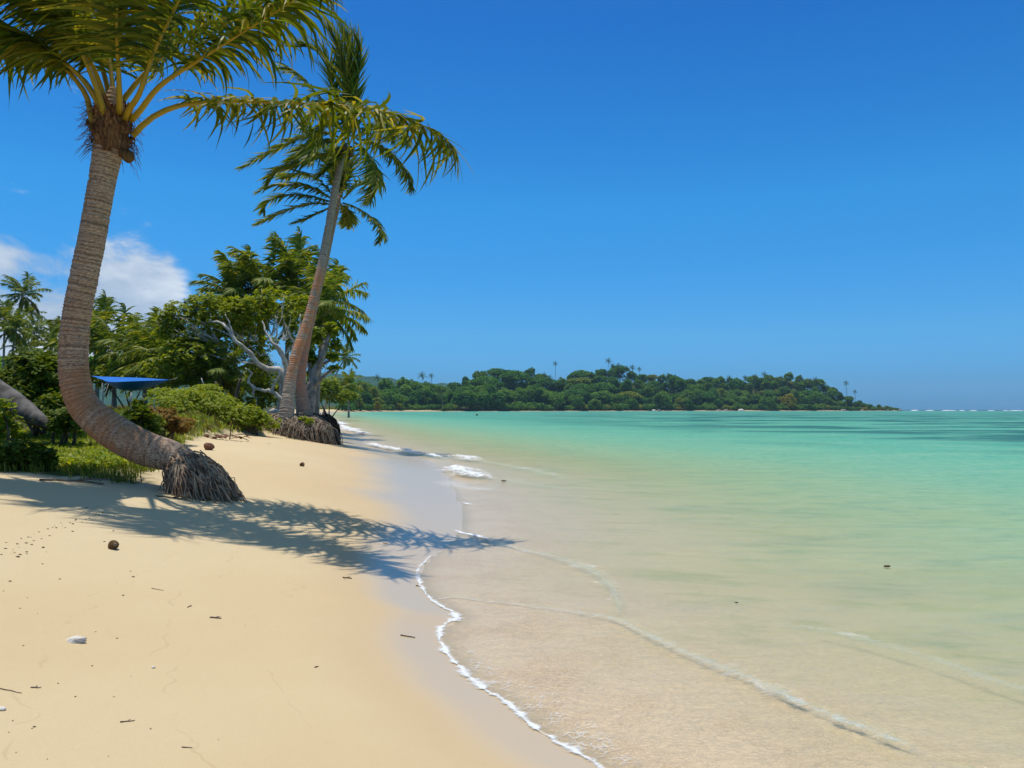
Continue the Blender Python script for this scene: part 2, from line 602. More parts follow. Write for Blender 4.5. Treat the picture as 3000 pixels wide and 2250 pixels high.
M['far_a'] = leaf_mat('far_leaf_deep', (0.040, 0.125, 0.030), (0.090, 0.22, 0.042), (0.17, 0.31, 0.06), 0.34, 0.7, 0.08, (1.2, 1.3, 0.6))
M['far_b'] = leaf_mat('far_leaf_mid', (0.070, 0.170, 0.030), (0.15, 0.28, 0.045), (0.25, 0.37, 0.06), 0.34, 0.7, 0.08, (1.2, 1.3, 0.6))
M['far_c'] = leaf_mat('far_leaf_olive', (0.13, 0.180, 0.026), (0.23, 0.28, 0.04), (0.36, 0.37, 0.055), 0.34, 0.7, 0.08, (1.2, 1.3, 0.6))
M['far_y'] = leaf_mat('far_leaf_yellow', (0.17, 0.19, 0.012), (0.32, 0.30, 0.02), (0.46, 0.38, 0.03), 0.28, 0.7, 0.1)
M['grass'] = leaf_mat('grass_blade', (0.07, 0.115, 0.012), (0.14, 0.185, 0.018), (0.28, 0.25, 0.05), 0.35, 0.6, 0.15)
M['dry_grass'] = leaf_mat('dry_grass_blade', (0.22, 0.13, 0.04), (0.28, 0.20, 0.07), (0.14, 0.14, 0.03), 0.25, 0.7, 0.15)
M['dead_leaf'] = plain_mat('dead_leaf', (0.22, 0.09, 0.045), (0.10, 0.04, 0.025), 12, 0.8, 0.4)
M['stick'] = plain_mat('driftwood', (0.24, 0.18, 0.13), (0.09, 0.06, 0.04), 16, 0.9, 0.4)
M['debris'] = plain_mat('dark_debris', (0.13, 0.09, 0.05), (0.045, 0.03, 0.018), 30, 0.9, 0.5)
M['coral'] = plain_mat('bleached_coral', (0.78, 0.74, 0.66), (0.50, 0.46, 0.40), 28, 0.85, 0.9, 0.01)
M['rock'] = plain_mat('shore_rock', (0.30, 0.28, 0.25), (0.12, 0.11, 0.10), 1.2, 0.9, 0.6, 0.1)
M['tarp'] = plain_mat('blue_tarp', (0.004, 0.16, 0.60), (0.003, 0.12, 0.50), 3, 0.42, 0.25, 0.02, spec=0.5)
M['rope'] = plain_mat('rope', (0.5, 0.47, 0.40), (0.35, 0.32, 0.28), 20, 0.9, 0.1)
M['post'] = plain_mat('pale_post', (0.55, 0.52, 0.46), (0.33, 0.30, 0.26), 6, 0.8, 0.2)


# ground: dry sand / wet sand / soil under the plants, told apart by masks baked from the terrain
def ground_material():
    m, h = new_mat('ground')
    tc = h.n('ShaderNodeTexCoord')
    O = tc.outputs['Object']
    S = h.attr('shore')          # metres landward of the waterline
    WS = h.attr('wash')          # the same in units of the local swash width
    V = h.attr('veg')            # metres inside the vegetation line
    nb = h.noise(O, 0.35, 4, 0.55)
    nm = h.noise(O, 2.2, 5, 0.6)
    nfine = h.noise(O, 160, 3, 0.7)
    ngrain = h.noise(O, 620, 2, 0.6)
    dry = h.mix(h.mapr(nb, 0.3, 0.7), (0.61, 0.470, 0.268), (0.645, 0.515, 0.315))
    dry = h.mix(h.math('MULTIPLY', h.mapr(nfine, 0.35, 0.7), 0.22), dry, (0.47, 0.345, 0.20))
    # warm damp belt and the smooth saturated belt next to the water
    edge = h.math('ADD', WS, h.math('MULTIPLY', h.math('SUBTRACT', nb, 0.5), 0.8))
    damp = h.mapr(edge, 0.9, 2.4, 1.0, 0.0)
    wet = h.mapr(edge, 0.5, 1.25, 1.0, 0.0)
    under = h.mapr(S, -0.25, 0.02, 1.0, 0.0)
    sand = h.mix(h.math('MULTIPLY', damp, 0.85), dry, (0.56, 0.42, 0.25))
    sand = h.mix(h.math('MULTIPLY', wet, 0.85), sand, (0.56, 0.43, 0.265))
    sand = h.mix(under, sand, (0.80, 0.60, 0.385))
    # faint lines left by the last high swash
    swl = h.math('ADD', S, h.math('MULTIPLY', h.math('SUBTRACT', h.noise(O, 0.9, 4, 0.55), 0.5), 1.1))
    brk = h.mapr(h.noise(O, 3.0, 3, 0.6), 0.42, 0.6)
    for lv, wd_ in ((1.15, 0.012), (1.75, 0.015), (2.25, 0.012)):
        ln_ = h.mapr(h.math('ABSOLUTE', h.math('SUBTRACT', swl, lv)), 0.0, wd_, 1.0, 0.0)
        sand = h.mix(h.math('MULTIPLY', h.math('MULTIPLY', ln_, brk), 0.30), sand, (0.42, 0.30, 0.17))
    # coarse orange shell grit just under the swash
    grit = h.math('MULTIPLY', h.mapr(S, -2.6, -0.5, 0.0, 1.0), h.mapr(S, -0.2, 0.05, 1.0, 0.0))
    gn = h.noise(O, 75, 4, 0.75)
    gl_ = h.mapr(h.noise(O, 1.6, 3, 0.6), 0.42, 0.60)
    sand = h.mix(h.math('MULTIPLY', h.math('MULTIPLY', grit, gl_), h.math('MULTIPLY', h.mapr(gn, 0.45, 0.66), 0.8)), sand, (0.60, 0.34, 0.15))
    # ripple marks on the submerged sand: grey lines painted in for faint ripple shading
    rip = h.noise(h.scale(O, (0.8, 2.4, 1.0)), 7.5, 4, 0.6, 1.6)
    rz = h.math('MULTIPLY', h.mapr(S, -5.0, -1.2, 0.0, 1.0), h.mapr(S, -0.25, -0.05, 1.0, 0.0))
    sand = h.mix(h.math('MULTIPLY', h.math('MULTIPLY', rz, h.mapr(h.math('ABSOLUTE', h.math('SUBTRACT', rip, 0.52)), 0.0, 0.022, 1.0, 0.0)), 0.45), sand, (0.36, 0.31, 0.25))
    # rubble and weed on the sea bed, strengthened to imitate dappled light
    bed = h.mapr(S, -12.0, -2.0, 1.0, 0.0)
    nw = h.noise(h.scale(O, (0.6, 1.3, 1.0)), 1.1, 5, 0.65)
    bed2 = h.mapr(S, -3.0, -0.8, 1.0, 0.0)
    sand = h.mix(h.math('MULTIPLY', h.math('MULTIPLY', bed2, 0.75), h.mapr(nw, 0.48, 0.66)), sand, (0.44, 0.42, 0.17))
    # soil and leaf litter
    ve = h.math('ADD', V, h.math('MULTIPLY', h.math('SUBTRACT', nm, 0.5), 1.6))
    vf = h.mapr(ve, -0.15, 0.45)
    soil = h.mix(h.mapr(nm, 0.35, 0.65), (0.085, 0.075, 0.030), (0.050, 0.075, 0.014))
    nlit = h.noise(O, 9, 5, 0.7)
    soil = h.mix(h.mapr(nlit, 0.60, 0.74), soil, (0.22, 0.15, 0.075))
    col = h.mix(vf, sand, soil)
    rough = h.math('SUBTRACT', 0.92, h.math('MULTIPLY', wet, 0.42))
    ripple = h.math('ADD', h.math('MULTIPLY', nfine, 0.3), h.math('MULTIPLY', ngrain, 0.35))
    nd = h.noise(O, 6.5, 3, 0.55)
    ripple = h.math('ADD', ripple, h.math('ADD', h.math('MULTIPLY', nm, 2.4), h.math('MULTIPLY', nd, 0.9)))
    bstr = h.math('SUBTRACT', 0.5, h.math('MULTIPLY', wet, 0.44))
    bn = h.n('ShaderNodeBump')
    h.set(bn, 'Height', ripple)
    h.set(bn, 'Strength', bstr)
    h.set(bn, 'Distance', 0.012)
    p = principled(h, Base_Color=col, Roughness=rough, Specular_IOR_Level=h.math('ADD', 0.12, h.math('MULTIPLY', wet, 0.38)), Normal=bn.outputs[0])
    h.set(p, 'IOR', 1.36)
    h.set(p, 'Coat Weight', h.math('MULTIPLY', wet, 0.62))
    h.set(p, 'Coat Roughness', 0.13)
    h.set(p, 'Coat IOR', 1.33)
    h.t.links.new(p.outputs[0], h.out.inputs[0])
    return m


def water_material():
    m, h = new_mat('sea_water')
    tc = h.n('ShaderNodeTexCoord')
    O = tc.outputs['Object']
    D = h.attr('depth')
    R = h.attr('reef')
    far = h.attr('far')
    nb = h.noise(O, 0.06, 4, 0.6)
    np_ = h.noise(h.scale(O, (0.55, 1.0, 1.0)), 0.075, 5, 0.62)
    n3 = h.noise(h.scale(O, (0.5, 1.0, 1.0)), 0.45, 4, 0.6)
    # body colour: light scattered back by the water over pale sand
    body = h.ramp(h.math('MULTIPLY', D, 0.1), [(0.0, (0.54, 0.55, 0.27)), (0.022, (0.36, 0.50, 0.285)), (0.05, (0.175, 0.40, 0.265)), (0.085, (0.10, 0.35, 0.248)), (0.13, (0.064, 0.315, 0.232)), (0.30, (0.040, 0.255, 0.20)), (0.6, (0.012, 0.09, 0.16)), (1.0, (0.006, 0.05, 0.13))])
    body = h.mix(h.math('MULTIPLY', h.mapr(n3, 0.45, 0.70), 0.32), body, (0.26, 0.46, 0.30))  # this and the next two noises paint ripple dapple into the colour
    n4 = h.noise(h.scale(O, (0.45, 1.2, 1.0)), 1.7, 5, 0.65)
    body = h.mix(h.math('MULTIPLY', h.mapr(n4, 0.46, 0.66), 0.6), body, h.mix(0.5, body, (0.05, 0.30, 0.24)))
    n5 = h.noise(h.scale(O, (0.5, 1.3, 1.0)), 5.5, 4, 0.65)
    body = h.mix(h.mapr(n5, 0.40, 0.62, 0.0, 0.22), body, h.mix(0.6, body, (0.62, 0.72, 0.50)))
    weed = h.math('MULTIPLY', h.mapr(np_, 0.44, 0.57), R)
    body = h.mix(h.math('MULTIPLY', weed, 0.80), body, (0.014, 0.085, 0.10))
    op = h.math('SUBTRACT', 1.0, h.math('POWER', 2.718, h.math('MULTIPLY', D, -4.2)))
    # ripples: three scales, plus chop
    w1 = h.noise(h.scale(O, (1.0, 1.9, 1)), 1.6, 3, 0.55)
    w2 = h.noise(h.scale(O, (1.0, 1.7, 1)), 7.0, 4, 0.6, 0.6)
    w3 = h.noise(h.scale(O, (1.0, 1.6, 1)), 26.0, 3, 0.6, 0.8)
    hh = h.math('ADD', h.math('MULTIPLY', w1, 1.3), h.math('ADD', h.math('MULTIPLY', w2, 0.55), h.math('MULTIPLY', w3, 0.24)))
    bn = h.bump(hh, 1.0, 0.20)
    diff = h.n('ShaderNodeBsdfDiffuse', inp={'Color': body})
    tr = h.n('ShaderNodeBsdfTransparent', inp={'Color': (0.99, 1.0, 0.98, 1)})
    mx = h.n('ShaderNodeMixShader', inp={0: op})
    h.t.links.new(tr.outputs[0], mx.inputs[1])
    h.t.links.new(diff.outputs[0], mx.inputs[2])
    gl = h.n('ShaderNodeBsdfGlossy', inp={'Color': (1, 1, 1, 1), 'Roughness': 0.06, 'Normal': bn})
    fr = h.n('ShaderNodeFresnel', inp={'IOR': 1.33, 'Normal': bn})
    f = h.math('MULTIPLY', fr.outputs[0], 0.38)
    mx2 = h.n('ShaderNodeMixShader', inp={0: f})
    h.t.links.new(mx.outputs[0], mx2.inputs[1])
    h.t.links.new(gl.outputs[0], mx2.inputs[2])
    h.t.links.new(mx2.outputs[0], h.out.inputs[0])
    return m


def foam_material():
    m, h = new_mat('foam')
    tc = h.n('ShaderNodeTexCoord')
    O = tc.outputs['Object']
    e = h.attr('edge')            # 0 in the middle of a foam line, 1 at its rim
    core = h.attr('core')         # 1 for dense foam, 0 for a thin film of bubbles
    n = h.noise(O, 55, 5, 0.7)
    n2 = h.noise(O, 8, 4, 0.65)
    warp = h.n('ShaderNodeVectorMath', operation='ADD', inp={0: O, 1: h.scale(h.noise(O, 14, 3, 0.6, out=1), (0.05, 0.05, 0.05))})
    v = h.n('ShaderNodeTexVoronoi', feature='DISTANCE_TO_EDGE', inp={'Vector': warp.outputs[0], 'Scale': 26.0})
    lace = h.math('MULTIPLY', h.mapr(v.outputs[0], 0.0, 0.16, 1.0, 0.0), h.mapr(n2, 0.42, 0.62))
    lace = h.math('MULTIPLY', lace, h.mapr(e, 0.25, 1.0, 0.45, 0.0))
    k = h.math('ADD', h.math('MULTIPLY', n, 0.75), h.math('MULTIPLY', n2, 0.75))
    k = h.math('SUBTRACT', k, h.math('MULTIPLY', e, 0.55))
    a = h.math('MULTIPLY', h.mapr(k, 0.36, 0.80, 0.0, 0.95), core)
    a = h.math('MAXIMUM', a, lace)
    p = principled(h, Base_Color=(0.84, 0.86, 0.86, 1), Roughness=0.55, Specular_IOR_Level=0.3, Normal=h.bump(n, 0.7, 0.012))
    tr = h.n('ShaderNodeBsdfTransparent')
    mx = h.n('ShaderNodeMixShader', inp={0: a})
    h.t.links.new(tr.outputs[0], mx.inputs[1])
    h.t.links.new(p.outputs[0], mx.inputs[2])
    h.t.links.new(mx.outputs[0], h.out.inputs[0])
    return m


M['ground'] = ground_material()
M['water'] = water_material()
M['foam'] = foam_material()


# ------------------------------------------------------------------ ground sheet and sea
def polar_grid(radii, fine_step, lo=-40, hi=40, coarse=4.0):
    a = np.concatenate([np.arange(lo, hi + 1e-6, fine_step), np.arange(hi + coarse, 360 + lo - 1e-6, coarse)])
    a = np.radians(a)
    na = len(a)
    r = np.asarray(radii)
    xx = np.outer(r, np.sin(a)).ravel()
    yy = np.outer(r, np.cos(a)).ravel()
    i = np.arange(len(r) - 1)[:, None] * na
    j = np.arange(na)[None]
    k = (j + 1) % na
    f = np.stack([i + j, i + na + j, i + na + k, i + k], -1).reshape(-1, 4)
    f = f[:, ::-1]
    return xx, yy, f, na


def radii(spec):
    r = [spec[0][0]]
    for r0, r1, q in spec:
        while r[-1] < r1:
            r.append(r[-1] * (1 + q))
    return np.array(r)


gx, gy, gf, gna = polar_grid(radii([(0.4, 14, 0.022), (14, 110, 0.022), (110, 1300, 0.035), (1300, 5000, 0.12)]), 0.45)
gz, gs, gv = height(gx, gy, True)
wash_w = np.interp(gy, [-5, 3, 6, 8, 10, 13, 18, 30, 60], [0.45, 0.42, 0.45, 0.6, 0.9, 1.5, 1.9, 2.1, 2.2])
cv = np.stack([gx, gy, gz], 1)
c0 = len(cv)
cv = np.vstack([cv, [0, 0, hz(0.0, 0.0)]])
cf = np.stack([np.arange(gna), (np.arange(gna) + 1) % gna, np.full(gna, c0)], -1)[:, ::-1]
s0, v0 = height(0.0, 0.0, True)[1:]
ground = link('ground', mesh_data('ground', cv, [gf, cf], M['ground'], True, {'shore': np.append(gs, s0), 'veg': np.append(gv, v0), 'wash': np.append(gs / wash_w, 1.0)}))
tag(ground, 'pale sand beach, sea bed and low overgrown shore', kind='structure')

# little swash ridges on the thin water, as polylines on the photograph's water plane
RIDGES = [([(1232, 1735), (1330, 1752), (1500, 1770), (1690, 1795), (1800, 1815), (1900, 1862), (2050, 1932), (2200, 1990), (2350, 2062), (2500, 2122), (2640, 2178), (2760, 2235), (2900, 2290)], 0.040, 0.05),
          ([(1345, 1565), (1480, 1600), (1650, 1640), (1745, 1680), (1800, 1740), (1815, 1805)], 0.045, 0.055),
          ([(2300, 1825), (2480, 1860), (2700, 1920), (2900, 1990), (3150, 2060)], 0.035, 0.06),
          ([(1300, 1345), (1400, 1352), (1500, 1368), (1640, 1400)], 0.05, 0.22),
          ([(1080, 1308), (1180, 1325), (1300, 1345)], 0.06, 0.25),
          ([(1325, 1378), (1390, 1400), (1450, 1403), (1600, 1425)], 0.05, 0.20)]


def polydist(x, y, line):
    best = np.full(len(x), 1e9)
    for a, b in zip(line[:-1], line[1:]):
        e = b - a
        wx, wy = x - a[0], y - a[1]
        t = np.clip((wx * e[0] + wy * e[1]) / (e @ e), 0, 1)
        best = np.minimum(best, np.hypot(wx - t * e[0], wy - t * e[1]))
    return best


wx, wy, wf, wna = polar_grid(radii([(1.2, 14, 0.0085), (14, 60, 0.012), (60, 1300, 0.03), (1300, 5000, 0.12)]), 0.25)
wz0, ws, wv = height(wx, wy, True)
wr = np.hypot(wx, wy)
damp_ = sm(0.0, 1.2, -ws)
wz = np.zeros(len(wx))
wz += 0.010 * fbm(wx * 1.3 + wy * 0.3, wy * 2.2, 3, 21) * damp_ * (1 - sm(40, 90, wr))
wz += 0.035 * fbm(wx * 0.30, wy * 0.65, 3, 31) * sm(1.0, 7.0, -ws) * (1 - sm(150, 300, wr))
for pts, hgt, wid in RIDGES:
    ln = catmull([W0(*p) for p in pts], 4)
    sel = np.where((wx > ln[:, 0].min() - 1) & (wx < ln[:, 0].max() + 1) & (wy > ln[:, 1].min() - 1) & (wy < ln[:, 1].max() + 1))[0]
    d = polydist(wx[sel], wy[sel], ln)
    wob = 0.6 + 0.5 * vnoise(wx[sel] * 7, wy[sel] * 7, 4)
    wz[sel] += hgt * np.exp(-(d / wid) ** 2) * wob * sm(0.0, 0.25, -ws[sel])
depth = np.maximum(wz - wz0, 0)
keep = (ws[wf] < 0.9).any(1)
used = np.unique(wf[keep])
remap = np.full(len(wx), -1)
remap[used] = np.arange(len(used))
reef = (0.3 + 0.7 * sm(0, 35, wx)) * sm(20, 34, wy) * (1 - 0.75 * sm(170, 420, wy)) * (1 - sm(700, 900, wy)) * sm(12, 30, -ws)
sea = link('sea', mesh_data('sea', np.stack([wx, wy, wz], 1)[used], remap[wf[keep]], M['water'], True,
                            {'depth': depth[used], 'reef': reef[used], 'far': sm(100, 1000, wr)[used]}))
tag(sea, 'clear turquoise lagoon water over pale sand', kind='structure')


# far hills behind the bay
def hills():
    nx, ny = 420, 46
    xs = np.linspace(-1700, 330, nx)
    ys = np.linspace(1750, 2900, ny)
    Xg, Yg = np.meshgrid(xs, ys)
    sx = 1500 + Xg / 2300 * FPX
    top = np.interp(sx, [-300, 500, 800, 900, 1000, 1080, 1150, 1220, 1300, 1400, 1700, 1850], [150, 135, 118, 112, 105, 96, 90, 82, 76, 55, 22, 2])
    prof = np.exp(-((Yg - 2300) / 330) ** 2)
    z = top * prof + 12 * fbm(Xg / 130, Yg / 130, 3, 71) * prof + 7 * fbm(Xg / 22, Yg / 40, 3, 77) * prof - 6 * (1 - prof)
    v = np.stack([Xg, Yg, z], -1).reshape(-1, 3)
    i = np.arange(ny - 1)[:, None] * nx
    j = np.arange(nx - 1)[None]
    f = np.stack([i + j, i + j + 1, i + nx + j + 1, i + nx + j], -1).reshape(-1, 4)
    m = plain_mat('hill_forest', (0.022, 0.070, 0.045), (0.045, 0.105, 0.055), 0.03, 0.95, 0.8, 8.0, detail=8, spec=0.05)
    tag(link('hills', mesh_data('hills', v, f, m, True)), 'low forested hills far behind the bay', kind='structure')


hills()


# ------------------------------------------------------------------ foam
def foam_line(name, pts, width, hgt, label, step=0.03, jag=0.35, seed=0, z=0.006, wk=1.35, hk=0.4, core=1.0):
    width = [wk * q for q in width]
    hgt = hgt * hk
    ln = catmull([W0(*p) for p in pts], 8)
    seg = np.linalg.norm(np.diff(ln, axis=0), axis=1)
    t = np.concatenate([[0], np.cumsum(seg)])
    n = max(8, int(t[-1] / step))
    tt = np.linspace(0, t[-1], n)
    c = np.stack([np.interp(tt, t, ln[:, 0]), np.interp(tt, t, ln[:, 1])], 1)
    T = norm(np.gradient(c, axis=0))
    Nn = np.stack([-T[:, 1], T[:, 0]], 1)
    wv_ = np.interp(tt / t[-1], np.linspace(0, 1, len(width)), width) * (1 + jag * vnoise(tt / width[0] * 0.35, tt * 0, seed) + jag * vnoise(tt / width[0] * 1.3, tt * 0, seed + 5))
    endt = np.minimum(1, np.minimum(tt, t[-1] - tt) / (width[0] * 2 + 1e-6))
    wv_ = np.maximum(wv_, 0.1 * width[0]) * (0.15 + 0.85 * endt)
    c = c + Nn * (0.25 * width[0] * vnoise(tt / width[0] * 0.6, tt * 0, seed + 11))[:, None]
    K = 9
    u = np.linspace(-1, 1, K)
    pos = c[:, None, :] + Nn[:, None, :] * (u[None, :, None] * wv_[:, None, None])
    base = np.maximum(height(pos[..., 0].ravel(), pos[..., 1].ravel()), 0.0).reshape(n, K)
    zz = base + z + hgt * (1 - u[None] ** 2) * endt[:, None] * (0.7 + 0.45 * vnoise(pos[..., 0] * 22 / (width[0] * 20 + .2), pos[..., 1] * 22 / (width[0] * 20 + .2), seed + 2))
    zz += 0.3 * hgt * vnoise(pos[..., 0] * 3 / width[0], pos[..., 1] * 3 / width[0], seed + 3) * (1 - u[None] ** 2)
    v = np.concatenate([pos, zz[..., None]], -1).reshape(-1, 3)
    i = np.arange(n - 1)[:, None] * K
    j = np.arange(K - 1)[None]
    f = np.stack([i + j, i + j + 1, i + K + j + 1, i + K + j], -1).reshape(-1, 4)
    e = np.maximum(np.abs(u)[None] * np.ones((n, 1)), 1 - endt[:, None]).ravel()
    o = link(name, mesh_data(name, v, f, M['foam'], True, {'edge': e, 'core': np.full(len(e), core)}))
    return tag(o, label, kind='stuff')


SW = [(1820, 2290), (1760, 2250), (1660, 2193), (1575, 2140), (1490, 2065), (1400, 2010), (1345, 1955), (1290, 1885), (1298, 1835), (1338, 1808), (1268, 1762), (1232, 1715), (1226, 1670), (1262, 1628)]
FL = 'swash_foam_and_glint'
foam_line(FL, SW, [0.030, 0.032, 0.034, 0.05, 0.03, 0.042, 0.045, 0.03, 0.022, 0.03, 0.03, 0.03, 0.02], 0.007, 'thin white foam line along the near edge of the swash', 0.012, 0.55, 1)
foam_line(FL, [(1905, 2290), (1800, 2225), (1700, 2165), (1610, 2105), (1540, 2040), (1450, 1985), (1390, 1935), (1350, 1880)], [0.16, 0.14, 0.12, 0.10, 0.08, 0.07], 0.002, 'lacy film of bubbles just behind the near foam line', 0.03, 0.4, 31, z=0.004, core=0.0)
foam_line(FL, [(1318, 1553), (1380, 1568), (1442, 1583)], [0.05, 0.06, 0.04], 0.02, 'short bright foam lip at the tip of the frond shadow', 0.02, 0.5, 2)
foam_line(FL, [(1075, 1305), (1130, 1316), (1210, 1329), (1305, 1346)], [0.34, 0.40, 0.26, 0.18], 0.13, 'white foam of the small breaker beside the root mats', 0.05, 0.55, 3, hk=1.0)
foam_line(FL, [(1300, 1336), (1350, 1344), (1412, 1355)], [0.5, 0.65, 0.4], 0.14, 'upper white foam patch of the breaking wavelet', 0.05, 0.55, 4, hk=1.0)
foam_line(FL, [(1318, 1368), (1360, 1388), (1400, 1400), (1475, 1405)], [0.24, 0.42, 0.42, 0.26], 0.11, 'lower white foam patch of the breaking wavelet', 0.05, 0.55, 5, hk=1.0)
foam_line(FL, [(1300, 1405), (1350, 1425), (1420, 1436), (1500, 1440)], [0.30, 0.34, 0.34, 0.2], 0.01, 'lacy spent foam below the breaking wavelet', 0.05, 0.5, 32, core=0.35)
foam_line(FL, [(1400, 1352), (1480, 1362), (1560, 1376), (1640, 1396)], [0.20, 0.2, 0.14, 0.1], 0.02, 'lacy foam trail running seaward from the breaker', 0.05, 0.6, 33, core=0.35)
foam_line(FL, [(985, 1246), (1020, 1258), (1072, 1274)], [0.7, 0.7, 0.45], 0.16, 'far foam streak in the shallows behind the root mats', 0.1, 0.5, 6, hk=0.8)
foam_line(FL, [(960, 1231), (985, 1238), (1012, 1246)], [0.9, 0.9, 0.6], 0.16, 'farthest foam streak where the shore curves behind the root mats', 0.15, 0.5, 36, hk=0.8)
foam_line(FL, [(1345, 1470), (1372, 1478), (1398, 1479)], [0.05, 0.06, 0.04], 0.02, 'small foam fleck on the wet sand below the breaker', 0.02, 0.6, 7)
foam_line(FL, [(1330, 1560), (1480, 1600), (1650, 1640), (1745, 1680), (1800, 1740), (1815, 1800)], [0.03, 0.05, 0.06, 0.08, 0.06, 0.04], 0.006, 'faint pale thread imitating light on the lens edge above the nearest wavelet', 0.02, 0.9, 19, core=0.3)  # pale strip added for the light glinting along this ridge
foam_line(FL, [(1560, 1780), (1700, 1796), (1800, 1815), (1900, 1862), (2050, 1932), (2200, 1990), (2350, 2062), (2500, 2122), (2640, 2178)], [0.006, 0.02, 0.04, 0.05, 0.05, 0.06, 0.06, 0.05, 0.03], 0.008, 'broken foam and painted glints along the long nearest wavelet', 0.012, 0.9, 20, core=0.45)  # foam flecks, drawn out along the ridge to suggest its glints
foam_line(FL, [(2275, 2028), (2320, 2050), (2380, 2072)], [0.02, 0.035, 0.02], 0.008, 'first white fleck on the nearest wavelet', 0.01, 0.7, 21)
foam_line(FL, [(2430, 2098), (2480, 2118), (2545, 2138)], [0.016, 0.03, 0.02], 0.008, 'second white fleck on the nearest wavelet', 0.01, 0.7, 22)
foam_line(FL, [(2575, 2153), (2615, 2168), (2655, 2183), (2690, 2196)], [0.012, 0.018, 0.018, 0.010], 0.008, 'thin white lip at the right end of the nearest wavelet', 0.01, 0.6, 23)
foam_line(FL, [(2330, 1832), (2480, 1860), (2700, 1920), (2900, 1990), (3060, 2040)], [0.03, 0.05, 0.06, 0.05, 0.04], 0.005, 'thin pale thread imitating light glinting on the second wavelet at right', 0.02, 0.9, 24, core=0.3)  # white strip stands in for light catching the ridge
foam_line(FL, [(1260, 1762), (1330, 1752), (1420, 1763), (1500, 1770), (1600, 1784)], [0.012, 0.014, 0.012, 0.008], 0.004, 'pale thread imitating light on the second swash lens', 0.012, 0.7, 9, core=0.7)  # bright strip painted in for light on the lens edge
# breakers on the outer reef
for k, (x0, x1, d_, h_) in enumerate([(2668, 2688, 1105, 1.5), (2712, 2734, 1080, 1.0), (2758, 2800, 1072, 1.1), (2810, 2826, 1085, 0.8), (2842, 2860, 1090, 1.0), (2895, 2912, 1080, 0.9),
                                      (2938, 2952, 1085, 0.7), (2958, 2998, 1066, 1.1), (3030, 3070, 1075, 1.0)]):
    xa, xb = (x0 - 1500) / FPX * d_, (x1 - 1500) / FPX * d_
    n = 24
    xs = np.linspace(xa, xb, n)
    K = 7
    u = np.linspace(0, math.pi, K)
    env = np.sqrt(np.maximum(0, 1 - ((xs - (xa + xb) / 2) / ((xb - xa) / 2 + .01)) ** 2)) * (0.75 + 0.3 * vnoise(xs / 3, xs * 0, k))
    v = np.stack([np.repeat(xs, K), (d_ + np.outer(np.ones(n), -np.cos(u) * 3)).ravel(), (np.outer(env, np.sin(u)) * h_ + 0.02).ravel()], -1)
    i = np.arange(n - 1)[:, None] * K
    j = np.arange(K - 1)[None]
    f = np.stack([i + j, i + K + j, i + K + j + 1, i + j + 1], -1).reshape(-1, 4)
    o = link('reef_breaker', mesh_data('reef_breaker', v, f, M['foam'], True, {'edge': np.zeros(len(v)), 'core': np.ones(len(v))}))
    tag(o, 'white breaker on the outer reef below the horizon', kind='stuff')


# ------------------------------------------------------------------ palms
def resample(path, n):
    path = np.asarray(path, float)
    t = np.concatenate([[0], np.cumsum(np.linalg.norm(np.diff(path, axis=0), axis=1))])
    tt = np.linspace(0, t[-1], n)
    return np.stack([np.interp(tt, t, path[:, k]) for k in range(3)], 1)


